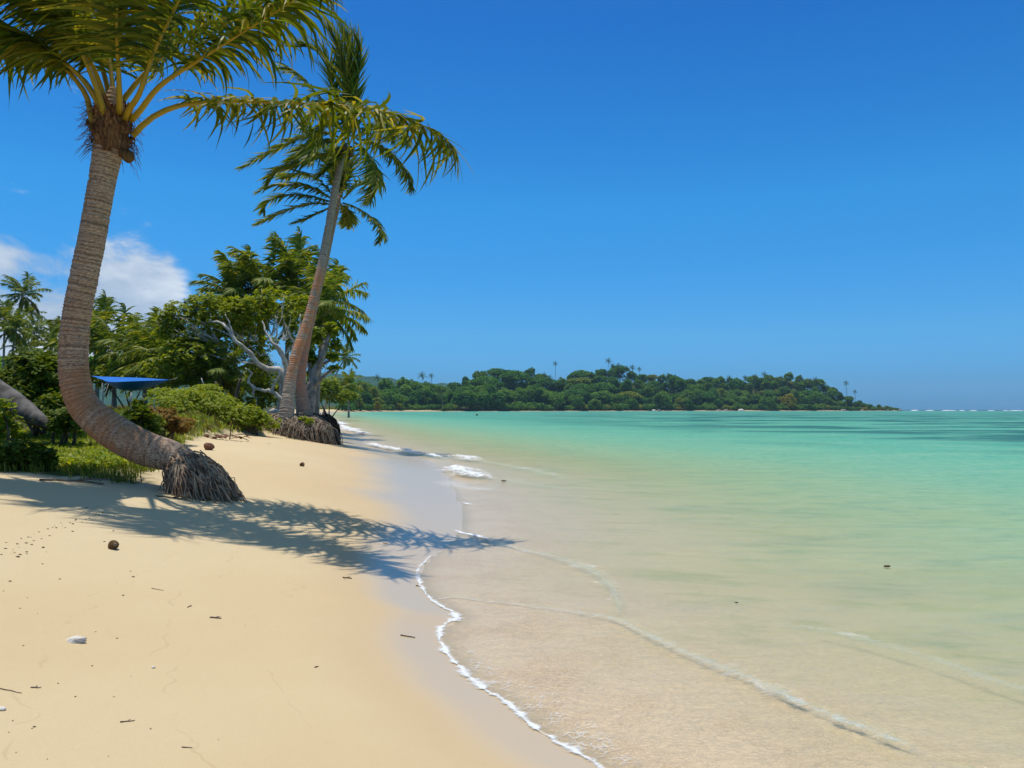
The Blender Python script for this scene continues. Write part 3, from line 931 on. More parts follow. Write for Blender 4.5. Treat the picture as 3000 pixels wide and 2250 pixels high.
def leaflets(path, rng, Lmax, pairs, start=0.2, width=0.04, wind=(-1, 0.1, 0), wstr=0.5, droop=0.8, nseg=4, vee=0.25, up=(0, 0, 1), fray=0.25, fwd=0.5):
    """blade strips along a rachis path; returns verts, quads"""
    N = pairs
    u = np.linspace(start, 0.985, N)
    pp = resample(path, 80)
    Tg = norm(np.gradient(pp, axis=0))
    pos0 = np.stack([np.interp(u, np.linspace(0, 1, 80), pp[:, k]) for k in range(3)], 1)
    T0 = norm(np.stack([np.interp(u, np.linspace(0, 1, 80), Tg[:, k]) for k in range(3)], 1))
    up = np.asarray(up, float)
    S0 = norm(np.cross(T0, up[None]) + 1e-6)
    N0 = np.cross(S0, T0)
    q = (u - start) / (1 - start)
    Lp = Lmax * (0.30 + 0.95 * np.sin(np.pi * np.clip(0.08 + 0.80 * q, 0, 1)) ** 0.8) / 1.25
    Lp = Lp * (1 - 0.25 * sm(0.85, 1, q))
    V, F = [], []
    base = 0
    wind = np.asarray(wind, float)
    for sgn in (-1, 1):
        rp = pos0
        a = np.radians(np.interp(q, [0, 1], [28, 62]) * fwd * 2) + rng.normal(0, 0.10, N)
        d = norm(S0 * (sgn * np.cos(a))[:, None] + T0 * np.sin(a)[:, None] + N0 * (vee + rng.normal(0, 0.08, N))[:, None])
        L = Lp * (1 + rng.normal(0, fray * 0.4, N)).clip(0.5, 1.3)
        pts = [rp]
        dirs = [d]
        dd = d
        p = rp
        loc_droop = droop * (1 + rng.normal(0, fray, N)).clip(0.2, 2)
        loc_w = wstr * (1 + rng.normal(0, fray * 1.6, N)).clip(-0.2, 2.4)
        for k in range(nseg):
            dd = norm(dd + (np.array([0, 0, -1.0])[None] * loc_droop[:, None] + wind[None] * loc_w[:, None]) * (1.6 / nseg) + rng.normal(0, 0.06, (N, 3)))
            p = p + dd * (L / nseg)[:, None]
            pts.append(p)
            dirs.append(dd)
        pts = np.array(pts)
        dirs = np.array(dirs)
        wprof = np.array([0.55] + [1.0 - 0.85 * (k / nseg) ** 1.6 for k in range(1, nseg + 1)])
        wprof[-1] = 0.06
        wd = norm(np.cross(dirs, N0[None] + rng.normal(0, 0.35, (1, N, 3))))
        W = wd * (wprof[:, None, None] * width * 0.5 * (0.7 + 0.3 * (L / Lmax))[None, :, None])
        vv = np.stack([pts - W, pts + W], 2)          # (nseg+1, N, 2, 3)
        vv = vv.transpose(1, 0, 2, 3).reshape(-1, 3)
        K = (nseg + 1) * 2
        i = np.arange(N)[:, None] * K
        j = np.arange(nseg)[None] * 2
        f = np.stack([i + j, i + j + 1, i + j + 3, i + j + 2], -1).reshape(-1, 4)
        V.append(vv)
        F.append(f + base)
        base += len(vv)
    return np.vstack(V), np.vstack(F)


def rachis_geo(path, r0, r1, seg=6, flat=0.7):
    p = resample(path, 26)
    t = np.linspace(0, 1, 26)
    rad = r1 + (r0 - r1) * (1 - t) ** 1.5
    return p, rad


def add_frond(parent, base, path, rng, Lmax, pairs, start, width, r0, mat_leaf, mat_stem, wind, wstr, droop, nseg=4, up=(0, 0, 1), fray=0.25, vee=0.25, split=True, fwd=0.5):
    p, rad = rachis_geo(path, r0, r0 * 0.13)
    mb = MB()
    add_tube(mb, p, rad, 7)
    v, f = leaflets(path, rng, Lmax, pairs, start, width, wind, wstr, droop, nseg, vee, up, fray, fwd)
    if split:
        fo = mb.obj('frond', mat_stem, parent, True, base)
        lo = link('leaflets', mesh_data('leaflets', v - np.asarray(base), f, mat_leaf, False), fo)
        tag(lo, kind='stuff')
        return fo
    n0 = mb.n
    mb.add(v, f)
    vv = np.vstack(mb.v) - np.asarray(base)
    t3, q4 = np.vstack(mb.f[3]), np.vstack(mb.f[4])
    nq_stem = len(mb.f[4][0])
    mi = np.concatenate([np.zeros(len(t3)), np.zeros(nq_stem), np.ones(len(q4) - nq_stem)])
    return link('frond', mesh_data('frond', vv, [t3, q4], [mat_stem, mat_leaf], True, None, mi), parent)


def gen_path(origin, az, el, L, grav=0.9, wind=(-1, 0.1, 0), wstr=0.35, n=14, g_pow=1.0):
    d = np.array([math.cos(el) * math.cos(az), math.cos(el) * math.sin(az), math.sin(el)])
    p = np.array(origin, float)
    pts = [p.copy()]
    wind = np.asarray(wind, float)
    for k in range(n):
        t = (k + 1) / n
        d = norm(d + (np.array([0, 0, -1.0]) * grav * t ** g_pow + wind * wstr * t) * (1.8 / n))
        p = p + d * (L / n)
        pts.append(p.copy())
    return np.array(pts)


def palm_trunk(parent, base, path, rad, mat, ring_h=0.045, amp=0.012, seg=22, seed=0, name='trunk', step=0.012, smooth_foot=0.0):
    c = catmull(path, 14)
    r = catmull(np.asarray(rad, float)[:, None], 14)[:, 0]
    t = np.concatenate([[0], np.cumsum(np.linalg.norm(np.diff(c, axis=0), axis=1))])
    n = int(t[-1] / step)
    tt = np.linspace(0, t[-1], n)
    cc = np.stack([np.interp(tt, t, c[:, k]) for k in range(3)], 1)
    rr = np.interp(tt, t, r)
    amp = amp * (np.full(len(tt), 1.0) if smooth_foot <= 0 else 0.12 + 0.88 * sm(smooth_foot * 0.55, smooth_foot * 1.25, tt))
    th = np.arange(seg) / seg * 2 * math.pi
    ph = tt / ring_h
    ang = 0.35 * np.sin(th * 1.0)[None] + 0.25 * np.sin(th * 2 + 1.3)[None]
    ph = ph + 1.6 * vnoise(ph * 0.11, ph * 0, seed + 9) + 0.5 * vnoise(ph * 0.6, ph * 0, seed + 10)
    ring = (ph[:, None] + ang * 0.5 + 0.8 * vnoise(ph[:, None] * 0.13, np.cos(th)[None] * 1.5 + 5, seed)) % 1.0
    jit = 1 + (amp / rr)[:, None] * (1.0 - ring * 1.0) * (0.5 + 0.8 * np.abs(vnoise(ph[:, None] * 0.35, np.sin(th)[None] * 1.4 + 9, seed + 6))) - (0.6 * amp / rr)[:, None] * (vnoise(np.floor(ph)[:, None] * 7.3, np.sin(th)[None] * 0.8, seed + 7) > 0.72) + 0.035 * vnoise(ph[:, None] * 0.09 + np.sin(th)[None], np.cos(th)[None] * 1.2, seed + 3)
    v, f, t1, t0 = tube(cc, rr, seg, True, jit)
    a = np.concatenate([np.repeat(tt, seg), [tt[-1], 0]])
    o = link(name, mesh_data(name, v - np.asarray(base), [f, t1, t0], mat, True, {'len': a}), parent)
    return o, cc, rr


def root_ball(parent, base, center, rx, ry, hgt, n, seed, mat, mat_core, tilt=(0, 0), rad=0.011, spread=1.0, az=(0, 2 * math.pi), top_frac=0.25):
    rng = np.random.default_rng(seed)
    # core: irregular dome
    nu, nv = 30, 12
    uu = np.linspace(0, 2 * math.pi, nu, endpoint=False)
    vv = np.linspace(0, math.pi / 2, nv)
    v = []
    for b in vv:
        for a in uu:
            k = 0.86 + 0.12 * vnoise(math.cos(a) * 2.2 + 3 + seed, math.sin(a) * 2.2 + b * 2, seed)
            zz = hgt * math.sin(b) * k
            v.append([center[0] + rx * math.cos(b) ** 0.7 * math.cos(a) * k + tilt[0] * zz, center[1] + ry * math.cos(b) ** 0.7 * math.sin(a) * k + tilt[1] * zz, zz])
    v = np.array(v)
    gzv = height(v[:, 0], v[:, 1])
    v[:, 2] += np.where(v[:, 2] < 0.01, gzv - 0.08, center[2])
    i = np.arange(nv - 1)[:, None] * nu
    j = np.arange(nu)[None]
    k = (j + 1) % nu
    f = np.stack([i + j, i + k, i + nu + k, i + nu + j], -1).reshape(-1, 4)
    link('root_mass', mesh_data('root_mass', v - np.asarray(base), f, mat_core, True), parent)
    mb = MB()
    for q in range(n):
        a = rng.uniform(*az)
        b0 = rng.uniform(0.45, 1.45)
        kk = rng.uniform(0.9, 1.02)
        pts = []
        wob = rng.normal(0, 0.10)
        ext = rng.uniform(0.97, 1.0 + 0.30 * spread * rng.random() ** 2)
        a1 = a + rng.normal(0, 0.28)
        for s_ in np.linspace(0, 1, 7):
            b = b0 * (1 - s_) ** 0.9
            ar = a + (a1 - a) * s_ + wob * math.sin(s_ * 3)
            rr_ = (math.cos(b) ** 0.7) * kk * (1 + (ext - 1) * s_ ** 2)
            zz = hgt * math.sin(b) * kk
            pts.append([center[0] + rx * rr_ * math.cos(ar) + tilt[0] * zz, center[1] + ry * rr_ * math.sin(ar) + tilt[1] * zz, center[2] + zz + 0.01])
        pts = np.array(pts) + rng.normal(0, 0.020, (7, 3))
        pts[-1, 2] = hz(pts[-1, 0], pts[-1, 1]) - 0.02
        pts[-2, 2] = max(pts[-2, 2] * 0.5 + pts[-1, 2] * 0.5, pts[-1, 2] + 0.02)
        add_tube(mb, pts, np.linspace(rad * rng.uniform(0.8, 1.4), rad * 0.6, 7), 5)
    o = mb.obj('roots', mat, parent, True, base)
    tag(o, kind='stuff')


WIND = np.array([-1.0, -0.05, 0.05])


def from_px(pts, d0, dend):
    """frond path from photo pixels; depth runs from d0 at the base to dend at the tip"""
    n = len(pts)
    return catmull([P(x, y, d0 + (dend - d0) * (i / (n - 1)) ** 1.2) for i, (x, y) in enumerate(pts)], 6)


# ---- the leaning palm in front
def palm_front():
    D = 10.2
    b = P(560, 1420, D)
    b[2] = hz(b[0], b[1])
    t = thing('coconut_palm', 'nearest coconut palm with its thick trunk bent like an elbow above the sand', 'palm tree', b)
    tp = [(560, 1352, 36), (522, 1345, 47), (430, 1316, 54), (356, 1279, 56), (293, 1236, 52), (244, 1186, 47), (222, 1124, 44), (215, 1052, 42), (222, 944, 41), (242, 836, 40), (269, 700, 39), (299, 529, 39), (318, 430, 43), (330, 340, 36), (338, 260, 16)]
    path = [P(x, y, D) for x, y, _ in tp]
    path[0] = P(588, 1392, D + 0.05)
    rad = [0.92 * w_ / FPX * D for _, _, w_ in tp]
    palm_trunk(t, b, path, rad, M['trunk1'], 0.05, 0.015, 28, 3, step=0.011, smooth_foot=1.9)
    rb = P(590, 1420, D)
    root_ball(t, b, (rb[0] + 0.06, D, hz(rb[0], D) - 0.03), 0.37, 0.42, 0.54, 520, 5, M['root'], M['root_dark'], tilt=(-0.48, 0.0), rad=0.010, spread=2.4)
    # fibrous crown: torn leaf sheaths wrapped round the head
    rng = np.random.default_rng(12)
    c = P(326, 372, D)
    for k in range(30):
        lev = k / 29
        a = k * 2.399 + rng.normal(0, 0.2)
        z0 = -0.40 + 0.50 * lev
        r0 = np.interp(lev, [0, 0.35, 1], [0.185, 0.215, 0.16])
        hgt = rng.uniform(0.20, 0.36)
        wd = rng.uniform(0.45, 0.8)
        flare = rng.uniform(0.02, 0.11)
        nu, nv = 11, 8
        vv = []
        for i in range(nv):
            s_ = i / (nv - 1)
            for j in range(nu):
                q = (j / (nu - 1) - 0.5) * 2
                rag = rng.uniform(-0.16, 0.04) * (s_ > 0.99)
                ang = a + q * wd * (1.0 - 0.45 * s_ ** 2)
                rr_ = r0 + flare * s_ ** 1.6 - 0.03 * abs(q) + 0.012 * rng.normal() * s_ + 0.008 * math.sin(q * 17 + k)
                vv.append(c + [rr_ * math.cos(ang), rr_ * math.sin(ang), z0 + hgt * (s_ - 0.25 * q * q * s_) + rag])
        ii = np.arange(nv - 1)[:, None] * nu
        jj = np.arange(nu - 1)[None]
        f = np.stack([ii + jj, ii + jj + 1, ii + nu + jj + 1, ii + nu + jj], -1).reshape(-1, 4)
        link('leaf_sheath', mesh_data('leaf_sheath', np.array(vv) - b, f, M['fibre'], False), t)
    # loose hanging fibres
    mb = MB()
    for k in range(420):
        a = rng.uniform(0, 2 * math.pi)
        p0 = c + [0.22 * math.cos(a), 0.22 * math.sin(a), rng.uniform(-0.36, 0.25)]
        L = rng.uniform(0.05, 0.26)
        d = np.array([math.cos(a), math.sin(a), rng.uniform(-1.2, 0.6)])
        add_tube(mb, [p0, p0 + d * L * 0.5, p0 + d * L * 0.8 + [-0.02, 0, -0.05]], [0.004, 0.003, 0.002], 3)
    tag(mb.obj('fibres', M['fibre'], t, True, b), kind='stuff')
    # small nuts and stubs hanging under the crown
    for k, (px, py, r_) in enumerate([(376, 458, 0.075), (362, 448, 0.06)]):
        link('nut', nut_mesh(r_, k), t).location = P(px, py, D - 0.12 + 0.04 * k) - b
    # visible fronds, traced
    stem = M['petiole']
    fr = [
        ([(388, 398), (412, 372), (460, 335), (530, 308), (620, 297), (760, 298), (900, 303), (1020, 311), (1130, 328), (1240, 368), (1300, 400), (1343, 452)], D, D + 0.1, 0.95, 120, 0.19, 0.056, 0.95, 0.9),
        ([(385, 350), (410, 325), (468, 252), (570, 183), (692, 106), (855, 4), (905, -45), (960, -70)], D - 0.1, D - 1.9, 0.70, 112, 0.33, 0.055, 0.45, 0.9),
        ([(366, 348), (385, 310), (410, 270), (452, 150), (520, 10), (600, -160), (660, -240)], D - 0.15, D - 1.2, 0.85, 112, 0.27, 0.055, 1.0, 0.7),
        ([(350, 330), (350, 280), (346, 183), (342, 60), (350, -120), (330, -300)], D - 0.2, D - 1.6, 0.9, 112, 0.30, 0.055, 1.1, 0.6),
        ([(308, 350), (298, 305), (260, 203), (211, 94), (150, -60), (60, -190)], D - 0.15, D - 1.1, 0.85, 112, 0.36, 0.055, 0.8, 0.7),
        ([(272, 372), (262, 315), (244, 264), (175, 183), (94, 118), (-20, 70), (-160, 70), (-290, 130)], D - 0.1, D - 0.5, 0.8, 112, 0.38, 0.055, 0.5, 0.8),
        ([(300, 330), (250, 240), (160, 175), (40, 150), (-100, 175), (-220, 240)], D + 0.2, D + 1.1, 0.8, 112, 0.25, 0.055, 0.6, 0.8),
        ([(330, 320), (300, 200), (250, 60), (160, -70), (40, -130)], D + 0.2, D + 1.3, 0.85, 112, 0.22, 0.055, 0.7, 0.7),
        ([(340, 320), (420, 220), (520, 130), (640, 60), (770, 20), (850, 30)], D + 0.2, D + 0.9, 0.8, 112, 0.26, 0.055, 0.8, 0.8),
        ([(310, 335), (230, 220), (120, 135), (0, 100), (-130, 120)], D - 0.2, D - 0.9, 0.85, 112, 0.34, 0.055, 0.7, 0.8),
        ([(320, 330), (270, 190), (180, 50), (60, -40), (-80, -80)], D - 0.1, D - 0.9, 0.85, 112, 0.28, 0.055, 0.6, 0.8),
    ]
    for k, (px, d0, d1, Lm, pr, st, wd, ws_, dr) in enumerate(fr):
        rg = np.random.default_rng(40 + k)
        add_frond(t, b, from_px(px, d0, d1), rg, Lm, pr, st, wd, 0.042, M['frond_near'], stem, WIND, ws_, dr, 5, fray=0.42, vee=0.2)
    # young spear and upright leaves above the frame
    for k in range(1):
        rg = np.random.default_rng(70 + k)
        path = gen_path(P(335, 300, D), rg.uniform(0, 6.28), math.radians(rg.uniform(50, 84)), 3.0, 0.35, WIND, 0.4)
        add_frond(t, b, path, rg, 0.9, 96, 0.14, 0.055, 0.035, M['frond_near'], stem, WIND, 0.8, 0.6, 4, fray=0.3)
    return t


def nut_mesh(r, seed=0):
    rng = np.random.default_rng(seed)
    nu, nv = 12, 8
    v = [[0, 0, r * 1.15]]
    for i in range(1, nv):
        ph = i / nv * math.pi
        for j in range(nu):
            a = j / nu * 2 * math.pi
            k = 1 + 0.07 * math.cos(3 * a) + rng.normal(0, 0.02)
            v.append([r * math.sin(ph) * math.cos(a) * k, r * math.sin(ph) * math.sin(a) * k, r * 1.15 * math.cos(ph)])
    v.append([0, 0, -r * 1.15])
    q, t3 = [], []
    for j in range(nu):
        k = (j + 1) % nu
        t3.append([0, 1 + j, 1 + k])
        e = 1 + (nv - 2) * nu
        t3.append([len(v) - 1, e + k, e + j])
        for i in range(nv - 2):
            q.append([1 + i * nu + j, 1 + (i + 1) * nu + j, 1 + (i + 1) * nu + k, 1 + i * nu + k])
    return mesh_data('nut', v, [np.array(t3), np.array(q)], M['husk'], True)


def C2(x, y):      # coordinates read in the enlarged view of the tall palm's crown
    return (500 + x * 0.4069, 50 + y * 0.4069)


def palm_tall():
    D = 27.0
    b = P(845, 1232, D)
    b[2] = hz(b[0], b[1])
    t = thing('coconut_palm', 'tall coconut palm leaning right on the root bank, pale ringed trunk', 'palm tree', b)
    tp = [(835, 1245, 34, 0), (840, 1207, 27, 0), (848, 1131, 20.5, 0.2), (866, 1045, 18, .5), (895, 959, 17, .9), (919, 873, 15.5, 1.2), (939, 787, 14.5, 1.5), (963, 667, 14, 2), (981, 559, 13.5, 2.3), (1002, 455, 12, 2.6), (1008, 415, 7, 2.7)]
    palm_trunk(t, b, [P(x, y, D + o) for x, y, _, o in tp], [0.8 * w_ / FPX * D for _, _, w_, _ in tp], M['trunk2'], 0.085, 0.02, 22, 8, step=0.02)
    Dc = D + 2.6
    fr = [([(1260, 830), (1180, 560), (1130, 330), (1010, 225), (900, 215)], 0.6, 0.95, 0.3, 0.5),
          ([(1285, 830), (1250, 500), (1210, 250), (1130, 85)], -0.4, 1.0, 0.2, 0.25),
          ([(1300, 830), (1300, 520), (1290, 270), (1230, 100)], 0.3, 1.0, 0.2, 0.25),
          ([(1310, 830), (1340, 520), (1370, 300), (1330, 150)], 0.0, 0.9, 0.3, 0.3),
          ([(1250, 850), (1120, 640), (960, 445), (850, 375), (780, 365)], 0.8, 0.8, 0.3, 0.7),
          ([(1240, 880), (1100, 830), (900, 880), (700, 985), (510, 1090)], -0.6, 0.8, 0.3, 0.6),
          ([(1270, 880), (1180, 760), (1090, 780), (1040, 900), (1010, 1040)], -2.0, 0.9, 0.5, 0.8),
          ([(1320, 870), (1450, 790), (1580, 780), (1680, 830), (1705, 900)], -0.8, 0.8, 0.6, 0.9),
          ([(1340, 880), (1450, 900), (1570, 970), (1680, 1090), (1745, 1240)], 0.8, 0.8, 0.6, 0.8),
          ([(1320, 900), (1390, 950), (1455, 1060), (1475, 1180), (1440, 1340)], -1.2, 0.9, 0.7, 0.7),
          ([(1250, 920), (1120, 990), (930, 1060), (760, 1110), (690, 1210)], 0.2, 0.8, 0.3, 0.6),
          ([(1270, 910), (1230, 1000), (1150, 1080), (1060, 1150)], -1.0, 0.8, 0.4, 0.6),
          ([(1250, 880), (1110, 900), (960, 960), (860, 1060)], 1.4, 0.8, 0.3, 0.6),
          ([(1290, 860), (1230, 700), (1130, 640), (1020, 690), (960, 800)], -1.6, 0.8, 0.4, 0.8),
          ([(1300, 860), (1400, 720), (1500, 690), (1580, 760), (1600, 880)], 1.4, 0.8, 0.7, 0.8)]
    for k, (px, off, Lm, ws_, dr) in enumerate(fr):
        rg = np.random.default_rng(140 + k)
        path = from_px([C2(*p) for p in px], Dc, Dc + off)
        pl = k < 4                     # the plume of young leaves is swept up together
        add_frond(t, b, path, rg, Lm * (1.35 if pl else 0.95), 74, 0.10, 0.085, 0.045, M['frond_mid'], M['rachis'], WIND, ws_ * (0.9 if pl else 1), dr * (0.2 if pl else 0.75), 4, fray=0.35, fwd=0.72 if pl else 0.5)
    c = P(1008, 420, Dc)
    rng = np.random.default_rng(5)
    for k in range(7):
        a = rng.uniform(0, 6.28)
        link('nut', nut_mesh(0.11, k + 10), t).location = c - b + np.array([0.26 * math.cos(a), 0.26 * math.sin(a), rng.uniform(-0.5, -0.2)])
    rb = P(845, 1262, D)
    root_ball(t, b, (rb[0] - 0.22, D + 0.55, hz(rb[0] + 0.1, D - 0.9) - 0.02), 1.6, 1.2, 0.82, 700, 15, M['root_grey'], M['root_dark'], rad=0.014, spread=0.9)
    return t


def palm_second():
    D = 28.2
    b = P(893, 1228, D)
    b[2] = hz(b[0], b[1])
    t = thing('coconut_palm', 'shorter reddish coconut palm whose trunk hides behind the tall leaning palm', 'palm tree', b)
    tp = [(897, 1245, 32, 0), (891, 1213, 23, 0), (882, 1131, 14.5, .2), (888, 1052, 13, .5), (905, 959, 12.5, .9), (925, 873, 12, 1.2), (945, 787, 12, 1.5), (966, 690, 12, 2), (986, 600, 11, 2.3), (992, 570, 6, 2.4)]
    palm_trunk(t, b, [P(x, y, D + o) for x, y, _, o in tp], [w_ / FPX * D for _, _, w_, _ in tp], M['trunk3'], 0.08, 0.015, 20, 18, step=0.022)
    Dc = D + 2.4
    fr = [([(1200, 1330), (1010, 1225), (810, 1210), (690, 1230), (630, 1260)], -0.6, 0.7, 0.3, 0.7),
          ([(1190, 1340), (960, 1280), (780, 1290), (690, 1340), (665, 1410)], 0.4, 0.7, 0.3, 0.8),
          ([(1190, 1350), (1000, 1345), (800, 1410), (610, 1495)], -0.2, 0.6, 0.3, 0.5),
          ([(1200, 1360), (1110, 1390), (1000, 1445), (890, 1480)], -1.0, 0.6, 0.3, 0.5),
          ([(1240, 1340), (1330, 1370), (1450, 1450), (1520, 1550), (1505, 1625)], -0.6, 0.6, 0.35, 0.6),
          ([(1240, 1310), (1340, 1220), (1430, 1180), (1500, 1190)], 0.8, 0.7, 0.5, 0.7),
          ([(1210, 1300), (1160, 1130), (1080, 990), (990, 960)], 0.6, 0.8, 0.3, 0.5),
          ([(1220, 1300), (1210, 1100), (1160, 930)], 1.2, 0.8, 0.3, 0.4),
          ([(1200, 1320), (1050, 1160), (900, 1130), (800, 1160)], 1.0, 0.8, 0.3, 0.7),
          ([(1230, 1300), (1260, 1120), (1250, 980)], 0.6, 0.8, 0.3, 0.4),
          ([(1220, 1340), (1280, 1420), (1270, 1500)], 1.0, 0.6, 0.3, 0.5)]
    for k, (px, off, Lm, ws_, dr) in enumerate(fr):
        rg = np.random.default_rng(240 + k)
        path = from_px([C2(*p) for p in px], Dc, Dc + off)
        add_frond(t, b, path, rg, Lm * 1.0, 64, 0.10, 0.085, 0.04, M['frond_mid'], M['rachis'], WIND, ws_, dr * 0.75, 4, fray=0.3)
    rb = P(925, 1262, D)
    root_ball(t, b, (rb[0] + 0.05, D + 0.35, hz(rb[0] + 0.2, D - 0.6) - 0.02), 0.72, 0.85, 0.86, 240, 25, M['root_dark'], M['root_dark'], rad=0.014, spread=0.9)  # dark root colour stands in for the shadow on this mass
    return t


palm_front()
palm_tall()
palm_second()


# ---- palms further back: crown prototypes with separate fronds, shared between copies
def crown_proto(seed, nf=20, L=3.7, pairs=40, Lm=1.0, width=0.17, wstr=0.32, leaf='frond_bg', spread=1.0):
    rng = np.random.default_rng(seed)
    res = []
    for k in range(nf):
        az = k * 2.399 + rng.normal(0, 0.15)
        el = math.radians(np.interp(k / (nf - 1), [0, 0.35, 0.75, 1], [78, 38, -2, -48]) + rng.normal(0, 7))
        path = gen_path((0, 0, 0), az, el, L * rng.uniform(0.85, 1.1), rng.uniform(0.55, 0.95), WIND, wstr * rng.uniform(0.7, 1.4), 12)
        p, rad = rachis_geo(path, 0.05, 0.012)
        mb = MB()
        add_tube(mb, resample(p, 10), np.linspace(0.05, 0.012, 10), 4)
        v, f = leaflets(path, rng, Lm, pairs, 0.16, width, WIND, 0.45, 0.8, 3, 0.2, (0, 0, 1), 0.3)
        mat = M['frond_yellow'] if (k > nf * 0.82 and rng.random() < 0.6) else M[leaf]
        nq = len(mb.f[4][0])
        mb.add(v, f)
        t3, q4 = np.vstack(mb.f[3]), np.vstack(mb.f[4])
        mi = np.concatenate([np.zeros(len(t3)), np.zeros(nq), np.ones(len(q4) - nq)])
        res.append(mesh_data('frond', np.vstack(mb.v), [t3, q4], [M['rachis'], mat], False, None, mi))
    return res


CROWNS = [crown_proto(300, wstr=0.45), crown_proto(301, 19, 3.9, wstr=0.6), crown_proto(302, 22, 3.5, wstr=0.35)]


def bg_palm(label, px, py, d, bx=None, base_xy=None, crown=0, scale=1.0, r=0.15, group=None, rotz=0.0, mat='trunk_bg', sink=0.0):
    """palm whose crown centre shows at (px, py) and whose foot stands on the ground at photo x = bx"""
    top = P(px, py, d)
    if base_xy is None:
        x = (bx - 1500) / FPX * d
        base_xy = (x, d)
    b = np.array([base_xy[0], base_xy[1], hz(*base_xy) - sink])
    t = thing('coconut_palm', label, 'palm tree', b, group)
    mid1 = b + (top - b) * np.array([0.22, 0.3, 0.35])
    mid2 = b + (top - b) * np.array([0.58, 0.65, 0.7])
    path = catmull([b - [0, 0, 0.1], mid1, mid2, top + [0, 0, 0.05]], 8)
    n = len(path)
    tt = np.linspace(0, 1, n)
    rad = r * (1.0 - 0.35 * tt) * (1 + 0.7 * np.exp(-tt * 14))
    jit = 1 + 0.05 * np.sin(np.arange(n) * 2.2)[:, None] * np.ones(8)[None]
    v, f, t1, t0 = tube(path, rad, 8, True, jit)
    link('trunk', mesh_data('trunk', v - b, [f, t1, t0], M[mat], True), t)
    for me in CROWNS[crown]:
        o = link('frond', me, t)
        o.location = top - b
        o.rotation_euler = (0, 0, rotz)
        o.scale = (scale,) * 3
    return t


bg_palm('upright wind-blown palm rising highest behind the white-limbed tree', 852, 832, 52, bx=835, crown=0, scale=1.05, r=0.17)
bg_palm('palm with its crown just left of and below the highest one behind the tree', 772, 855, 50, bx=760, crown=1, scale=0.92, r=0.16)
bg_palm('palm at the left end of the palms above the broad tree crown', 692, 878, 50, bx=690, crown=2, scale=0.9, r=0.16)
bg_palm('palm right of the leaning trunks with fronds reaching over the water', 952, 912, 43, bx=925, crown=2, scale=0.74, r=0.16)
bg_palm('palm with its crown half hidden behind the middle of the leaning trunk', 925, 880, 50, bx=900, crown=0, scale=0.9, r=0.15)
bg_palm('lone slim palm leaning right over the beach beyond the root bank', 1012, 1046, 200, bx=946, crown=0, scale=1.05, r=0.26)
bg_palm('small far palm crown just left of the lone slim leaning palm', 969, 1030, 230, bx=930, crown=0, scale=0.72, r=0.14)
bg_palm('tallest palm at far left, leaning right against the clouds', 66, 862, 105, bx=20, crown=1, scale=0.85, r=0.17)
bg_palm('palm crown cut by the left edge below the tallest far-left palm', 14, 935, 98, bx=8, crown=0, scale=0.75, r=0.17)
bg_palm('palm left of the elbow trunk, third crown from the left edge', 42, 968, 92, bx=32, crown=2, scale=0.68, r=0.17)
bg_palm('small high palm crown midway between the left edge and the elbow trunk', 92, 920, 160, bx=92, crown=0, scale=0.72, r=0.15)
bg_palm('palm directly below the small high crown left of the elbow trunk', 100, 975, 115, bx=105, crown=1, scale=0.72, r=0.15)
bg_palm('low palm crown below the others left of the elbow trunk', 64, 1010, 100, bx=62, crown=1, scale=0.6, r=0.15)
bg_palm('palm crown touching the left side of the elbow trunk', 160, 985, 105, bx=165, crown=2, scale=0.7, r=0.15)
bg_palm('low palm tucked against the left side of the elbow trunk', 150, 1020, 95, bx=150, crown=0, scale=0.6, r=0.15)
bg_palm('leafy palm just right of the elbow trunk with upswept fronds', 285, 985, 58, bx=285, crown=0, scale=0.95, r=0.16)
bg_palm('second palm right of the elbow trunk with yellowing fronds', 335, 1022, 52, bx=335, crown=1, scale=0.85, r=0.16)
bg_palm('low palm above the blue tarp with drooping pale fronds', 425, 1045, 44, bx=425, crown=2, scale=0.72, r=0.15)
bg_palm('young palm low between the tarp and the broad tree', 470, 1060, 40, bx=478, crown=0, scale=0.6, r=0.13)
bg_palm('young palm standing in front of the far bay trees', 1020, 1130, 165, bx=1022, crown=2, scale=0.95, r=0.2)
bg_palm('bare-stemmed young palm under the broad tree near the tarp', 640, 1100, 36, bx=655, crown=1, scale=0.5, r=0.12)


# ------------------------------------------------------------------ broad-leaved plants
def lobes_sub(rng, lobes, k, frac=(0.35, 0.6)):
    res = []
    vol = np.array([l[3] * l[4] for l in lobes])
    for _ in range(k):
        l = lobes[rng.choice(len(lobes), p=vol / vol.sum())]
        d = norm(rng.normal(size=3) * [1, 1, 0.9] + [0, 0, 0.25])
        f = rng.uniform(*frac)
        r = np.array(l[3:6])
        c = np.array(l[:3]) + d * r * rng.uniform(0.55, 0.95)
        res.append((*c, *(r * f)))
    return res


